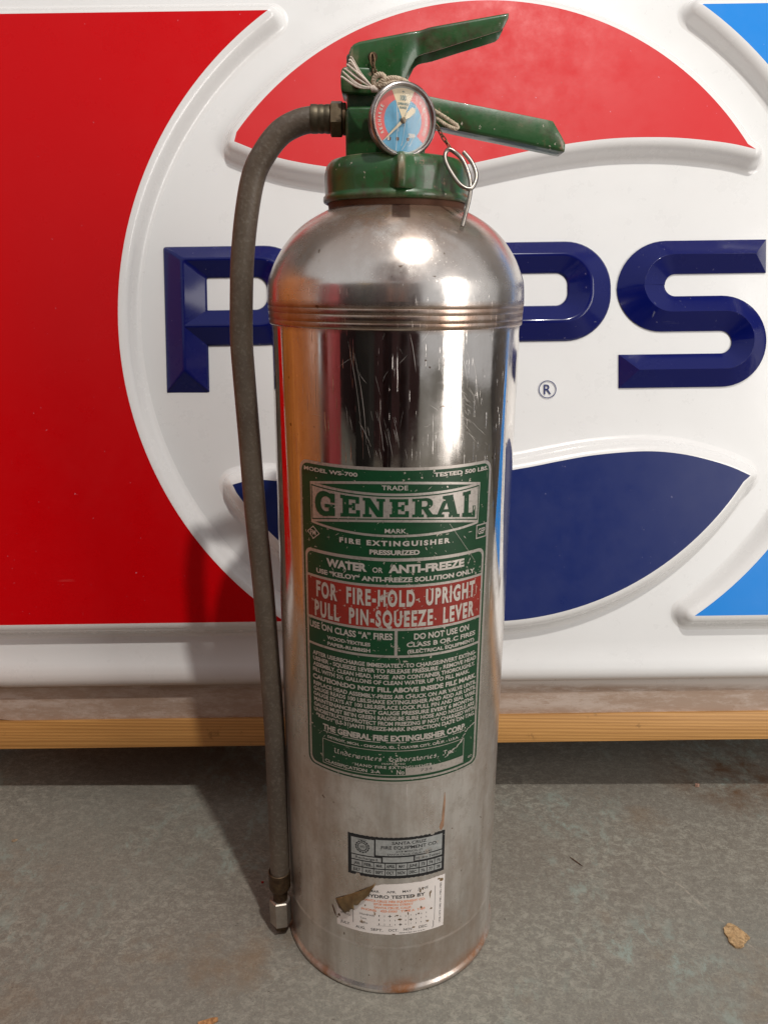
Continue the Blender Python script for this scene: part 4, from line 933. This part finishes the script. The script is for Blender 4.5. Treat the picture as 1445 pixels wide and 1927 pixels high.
# ------------------------------------------------------------------ small things on the floor
def flake(name, pts, h, mat, label, cat, z0=.0005):
    q = random.Random(len(pts)); n = len(pts); V = [(x, y, z0) for x, y in pts]+[(x, y, z0+h*q.uniform(.8, 1.2)) for x, y in pts]
    cx = sum(p[0] for p in pts)/n; cy = sum(p[1] for p in pts)/n
    V += [(cx+(x-cx)*.55, cy+(y-cy)*.55, z0+h*q.uniform(.75, 1.35)) for x, y in pts]+[(cx, cy, z0+h*1.1)]
    F = [tuple(range(n))[::-1]]+[(i, (i+1) % n, (i+1) % n+n, i+n) for i in range(n)]+[(i+n, (i+1) % n+n, (i+1) % n+2*n, i+2*n) for i in range(n)]+[(i+2*n, (i+1) % n+2*n, 3*n) for i in range(n)]
    o = mesh(name, V, F, mat, auto=30); o['label'] = label; o['category'] = cat; return o
def flakemat(name, a, b):
    q = M(name, a, .85); n = q.noise(340, 5, .75); k_ = q.noise(130, 4, .7)
    q.set('Base Color', q.mix(q.mr(n, .38, .62), q.mix(q.mr(k_, .4, .65), a, b), tuple(v*.5 for v in b))); q.bump(n, .9, .0010); return q.m
flake('wood_flake', [(0.2943, -0.0244), (0.2975, -0.0214), (0.3008, -0.0184), (0.3026, -0.019), (0.3052, -0.0203), (0.3076, -0.0226), (0.3098, -0.0269), (0.3122, -0.0306), (0.3132, -0.0348), (0.3096, -0.0369), (0.3077, -0.0391), (0.3055, -0.04), (0.3046, -0.0428), (0.3005, -0.0448), (0.2964, -0.0445), (0.2946, -0.0416), (0.2934, -0.0398), (0.2933, -0.037), (0.2941, -0.0349), (0.2935, -0.0316), (0.2931, -0.0287), (0.2943, -0.0266)], .0016, flakemat('pressed wood', (.70, .47, .25), (.58, .36, .17)), 'ragged tan flake of pressed wood lying on the grey concrete', 'wood flake')
flake('wood_splinter', [(-.148, -.1178), (-.1375, -.1140), (-.1335, -.1135), (-.1330, -.1155), (-.1370, -.1185), (-.146, -.122)], .0018, flakemat('orange splinter wood', (.60, .30, .12), (.48, .22, .08)), 'small orange wood splinter on the floor at the front edge', 'splinter')
def twig(name, x, y, l_, a, w_, mat, label):
    c_, s_ = math.cos(a), math.sin(a); pts = [(x+c_*t*l_-s_*v*w_, y+s_*t*l_+c_*v*w_) for t, v in ((-.5, 0), (-.2, .5), (.2, .45), (.5, 0), (.2, -.5), (-.25, -.5))]
    flake(name, pts, w_*.6, mat, label, 'debris')
TW = flakemat('brown debris', (.16, .08, .04), (.10, .05, .03))
twig('splinter', .184, .058, .017, R(-52), .0009, TW, 'thin brown splinter on the concrete right of the extinguisher')
twig('crumb', .350, .1790, .006, R(20), .004, flakemat('pink crumb', (.5, .3, .22), (.4, .22, .16)), 'small pinkish crumb on the floor below the sign at right')
twig('crumb', -.381, .083, .0055, R(30), .0025, flakemat('tan crumb', (.55, .40, .24), (.42, .3, .2)), 'tan crumb on the concrete at the far left')
twig('paint_fleck', -.1205, .028, .0026, R(10), .0018, simple('red fleck', (.5, .01, .01), .5), 'tiny red fleck in the shadow beside the nozzle')
gq = random.Random(11); L = []
for i in range(330):
    x = gq.uniform(-.42, .44); y = gq.uniform(-.17, .20)
    if x*x+y*y < .0088: continue
    r_ = gq.choice([.0003, .0004, .0005, .0007])*gq.uniform(.7, 1.3); z = r_*.6
    L.append(([(x+r_, y, z), (x-r_*.6, y+r_*.8, z), (x-r_*.5, y-r_*.9, z), (x, y, z+r_), (x, y, .0001)], [(0, 1, 3), (1, 2, 3), (2, 0, 3), (1, 0, 4), (2, 1, 4), (0, 2, 4)]))
V, F = join_vf(L); gr = mesh('grit', V, F, simple('pale grit', (.30, .25, .19), .8, dark=(.10, .08, .06), scale=9), smooth=False); gr['kind'] = 'stuff'; gr['label'] = 'fine pale grit scattered over the concrete floor'

# ------------------------------------------------------------------ what the polished shell mirrors, standing outside the frame
cup = thing('wooden_cupboard', 'orange varnished wooden cupboard left of the sign, mirrored in the left side of the steel', 'cupboard', (0, 0, 0))
box('cupboard_body', -1.25, -.74, -.30, .39, .0005, .86, OAKV, cup, .004)
box('cupboard_top', -1.27, -.725, -.32, .395, .862, .89, woodmat('dark wood top', (.16, .08, .04), (.08, .04, .02), 'x', 1, .4), cup, .004)
tb = thing('tool_cabinet', 'maroon metal tool cabinet beside the wooden cupboard, mirrored as a dark red stripe', 'tool cabinet')
box('cabinet_body', -1.15, -.82, -.74, -.48, .0005, .80, simple('maroon cabinet paint', (.62, .10, .11), .35), tb, .006)

for n_ in ('plate_scratches', 'torn_spots', 'worn_patches', 'lens_scratches', 'silver_lettering', 'black_print', 'grey_print', 'orange_print', 'dial_lettering', 'punched_marks'):
    if n_ in bpy.data.objects: bpy.data.objects[n_]['kind'] = 'stuff'

# the photographer, mirrored as the dark shape in the middle of the shell
def skinned(name, nodes, edges, mat, parent):
    me = bpy.data.meshes.new(name); me.from_pydata([n_[:3] for n_ in nodes], edges, []); me.update()
    o = link(name, me, mat, parent, False); sk = o.modifiers.new('skin', 'SKIN'); sk.use_smooth_shade = True
    for v, n_ in zip(me.skin_vertices[0].data, nodes): v.radius = (n_[3], n_[4] if len(n_) > 4 else n_[3])
    me.skin_vertices[0].data[0].use_root = True
    sb = o.modifiers.new('sub', 'SUBSURF'); sb.levels = 1; sb.render_levels = 2
    return o
SKIN = simple('skin', (.50, .27, .19), .5, scale=30, var=.2)
CLOTH = simple('dark work trousers', (.035, .018, .022), .9); SHIRT = simple('faded maroon shirt', (.20, .06, .07), .9); HAIR = simple('dark hair', (.03, .02, .012), .6)
per = thing('person', 'person in dark trousers and maroon shirt bending over a phone, seen mirrored in the steel', 'person', (0, 0, 0))
Y = -.95
b_ = [(0, Y, .93, .15, .11), (0, Y+.05, 1.12, .14, .10), (0, Y+.13, 1.30, .16, .10), (0, Y+.19, 1.40, .09, .07), (0, Y+.23, 1.47, .055), (0, Y+.27, 1.55, .075, .09), (0, Y+.30, 1.64, .075, .09),
      (-.18, Y+.16, 1.34, .06), (-.25, Y+.20, 1.06, .045), (-.10, Y+.28, .82, .034), (-.055, Y+.315, .66, .026), (.18, Y+.16, 1.34, .06), (.25, Y+.20, 1.06, .045), (.10, Y+.28, .82, .034), (.06, Y+.315, .66, .026)]
skinned('body', b_, [(0,1), (1,2), (2,3), (3,4), (4,5), (5,6), (2,7), (7,8), (8,9), (9,10), (2,11), (11,12), (12,13), (13,14)], SKIN, per)
skinned('shirt', [(0, Y, .93, .165, .125), (0, Y+.05, 1.12, .155, .115), (0, Y+.13, 1.30, .175, .115), (0, Y+.18, 1.385, .10, .08), (-.18, Y+.16, 1.34, .072), (-.25, Y+.20, 1.08, .056), (.18, Y+.16, 1.34, .072), (.25, Y+.20, 1.08, .056)], [(0,1), (1,2), (2,3), (2,4), (4,5), (2,6), (6,7)], SHIRT, per)
skinned('trousers', [(0, Y, .92, .165, .13), (-.09, Y, .80, .095), (-.115, Y+.03, .48, .070), (-.12, Y-.01, .11, .062), (.09, Y, .80, .095), (.115, Y+.03, .48, .070), (.12, Y-.01, .11, .062)], [(0,1), (1,2), (2,3), (0,4), (4,5), (5,6)], CLOTH, per)
for sx_ in (-1, 1):
    skinned('shoe', [(sx_*.12, Y-.05, .045, .042), (sx_*.122, Y+.05, .045, .045), (sx_*.128, Y+.16, .036, .035)], [(0,1), (1,2)], CLOTH, per)
    hd = []
    hx, hy, hz = sx_*.052, Y+.335, .625
    hd.append(skinned('hand', [(sx_*.056, Y+.32, .655, .024, .02), (hx, hy, .615, .034, .016), (hx*.9, hy+.008, .585, .030, .012)]+
        [(hx*.9+dx, hy+.012, .565, .0085) for dx in (-.022, -.008, .007, .021)]+[(hx*.9+dx*.9-sx_*.006, hy+.030, .545+.004*i, .0075) for i, dx in enumerate((-.022, -.008, .007, .021))]+[(hx-sx_*.035, hy+.01, .600, .009), (hx-sx_*.046, hy+.018, .580, .008)],
        [(0,1), (1,2), (2,3), (2,4), (2,5), (2,6), (3,7), (4,8), (5,9), (6,10), (1,11), (11,12)], SKIN, per))
V, F = lathe_vf([(0, .125), (.05, .115), (.088, .07), (.098, .01), (.09, -.05), (.06, -.08)], 24)
mesh('hair', [Matrix.Rotation(R(-14), 4, 'X') @ Vector(v)+Vector((0, Y+.285, 1.66)) for v in V], F, HAIR, per)
ph = box('phone', -.085, .065, -.6045, -.5965, .520, .592, simple('black phone', (.01, .01, .011), .2), None, .003)
ph['label'] = 'black phone held sideways behind the camera position, seen only mirrored'; ph['category'] = 'phone'

tbx = thing('storage_cabinet', 'black storage cabinet with a yellow box on it, mirrored as a dark shape', 'storage cabinet')
box('cabinet_body', -1.05, -.62, -1.85, -1.50, .0005, 1.0, DARKM, tbx, .01)
yb = box('storage_box', -.95, -.74, -1.76, -1.55, 1.001, 1.17, simple('yellow box plastic', (.75, .42, .03), .4), None, .01)
yb['label'] = 'yellow box on the black storage cabinet, mirrored as a small yellow patch on the dome'; yb['category'] = 'storage box'

# scratches scored into the polished shell
sm_ = simple('scored bright metal', (.95, .90, .85), .5, .6, var=.1)
q = random.Random(21); L = []
def score(s0, z0, s1, z1, w_, bow=0.):
    V = []; F = []; n_ = 8; dx, dz = s1-s0, z1-z0; l_ = math.hypot(dx, dz); nx, nz_ = -dz/l_, dx/l_
    for i in range(n_+1):
        t = i/n_; b_ = bow*math.sin(math.pi*t)+q.uniform(-.06, .06); ww = w_*(.15+.85*math.sin(math.pi*t))*q.uniform(.6, 1.1)/3
        cx, cz = s0+dx*t+nx*b_, z0+dz*t+nz_*b_; V += [CY(cx-nx*ww, cz-nz_*ww, .05), CY(cx+nx*ww, cz+nz_*ww, .05)]
    for i in range(n_): F.append((2*i, 2*i+2, 2*i+3, 2*i+1))
    L.append((V, F))
for s0, z0, s1, z1, b_ in [(-31, 512, -22, 452, 1.2), (-27, 505, -19, 447, 1.5), (8, 517, 12, 494, .4), (-24, 462, -16, 446, .5), (-12, 470, -8, 444, .4), (-2, 466, 2, 446, .3), (-6, 458, -2, 440, .2), (26, 500, 38, 466, .8), (40, 512, 48, 486, .6), (30, 470, 46, 452, .4), (52, 500, 58, 470, .5), (34, 480, 42, 442, .6)]:
    score(s0, z0, s1, z1, q.uniform(.16, .30), b_)
for i in range(34):     # the scuffed cluster on the right
    a = q.gauss(40, 8); z = q.gauss(466, 12); l_ = q.uniform(4, 12); an = R(q.gauss(-48, 12)); score(a, z, a+l_*math.cos(an), z+l_*math.sin(an), q.uniform(.08, .2), q.uniform(-.4, .4))
for i in range(16):
    a = q.gauss(-6, 9); z = q.uniform(444, 470); l_ = q.uniform(4, 11); score(a, z, a+l_*.22, z-l_, q.uniform(.08, .2), q.uniform(-.3, .3))
for i in range(45):
    a = q.uniform(-60, 70); z = q.choice([q.uniform(440, 515), q.uniform(60, 190)]); l_ = q.uniform(3, 14); an = R(q.choice([q.gauss(-70, 15), q.gauss(60, 20), q.gauss(10, 20)])); score(a, z, a+l_*math.cos(an), z+l_*math.sin(an), q.uniform(.05, .14), q.uniform(-.6, .6))
V, F = join_vf(L); o = mesh('scratches', V, F, sm_, ext, smooth=False); o['kind'] = 'stuff'
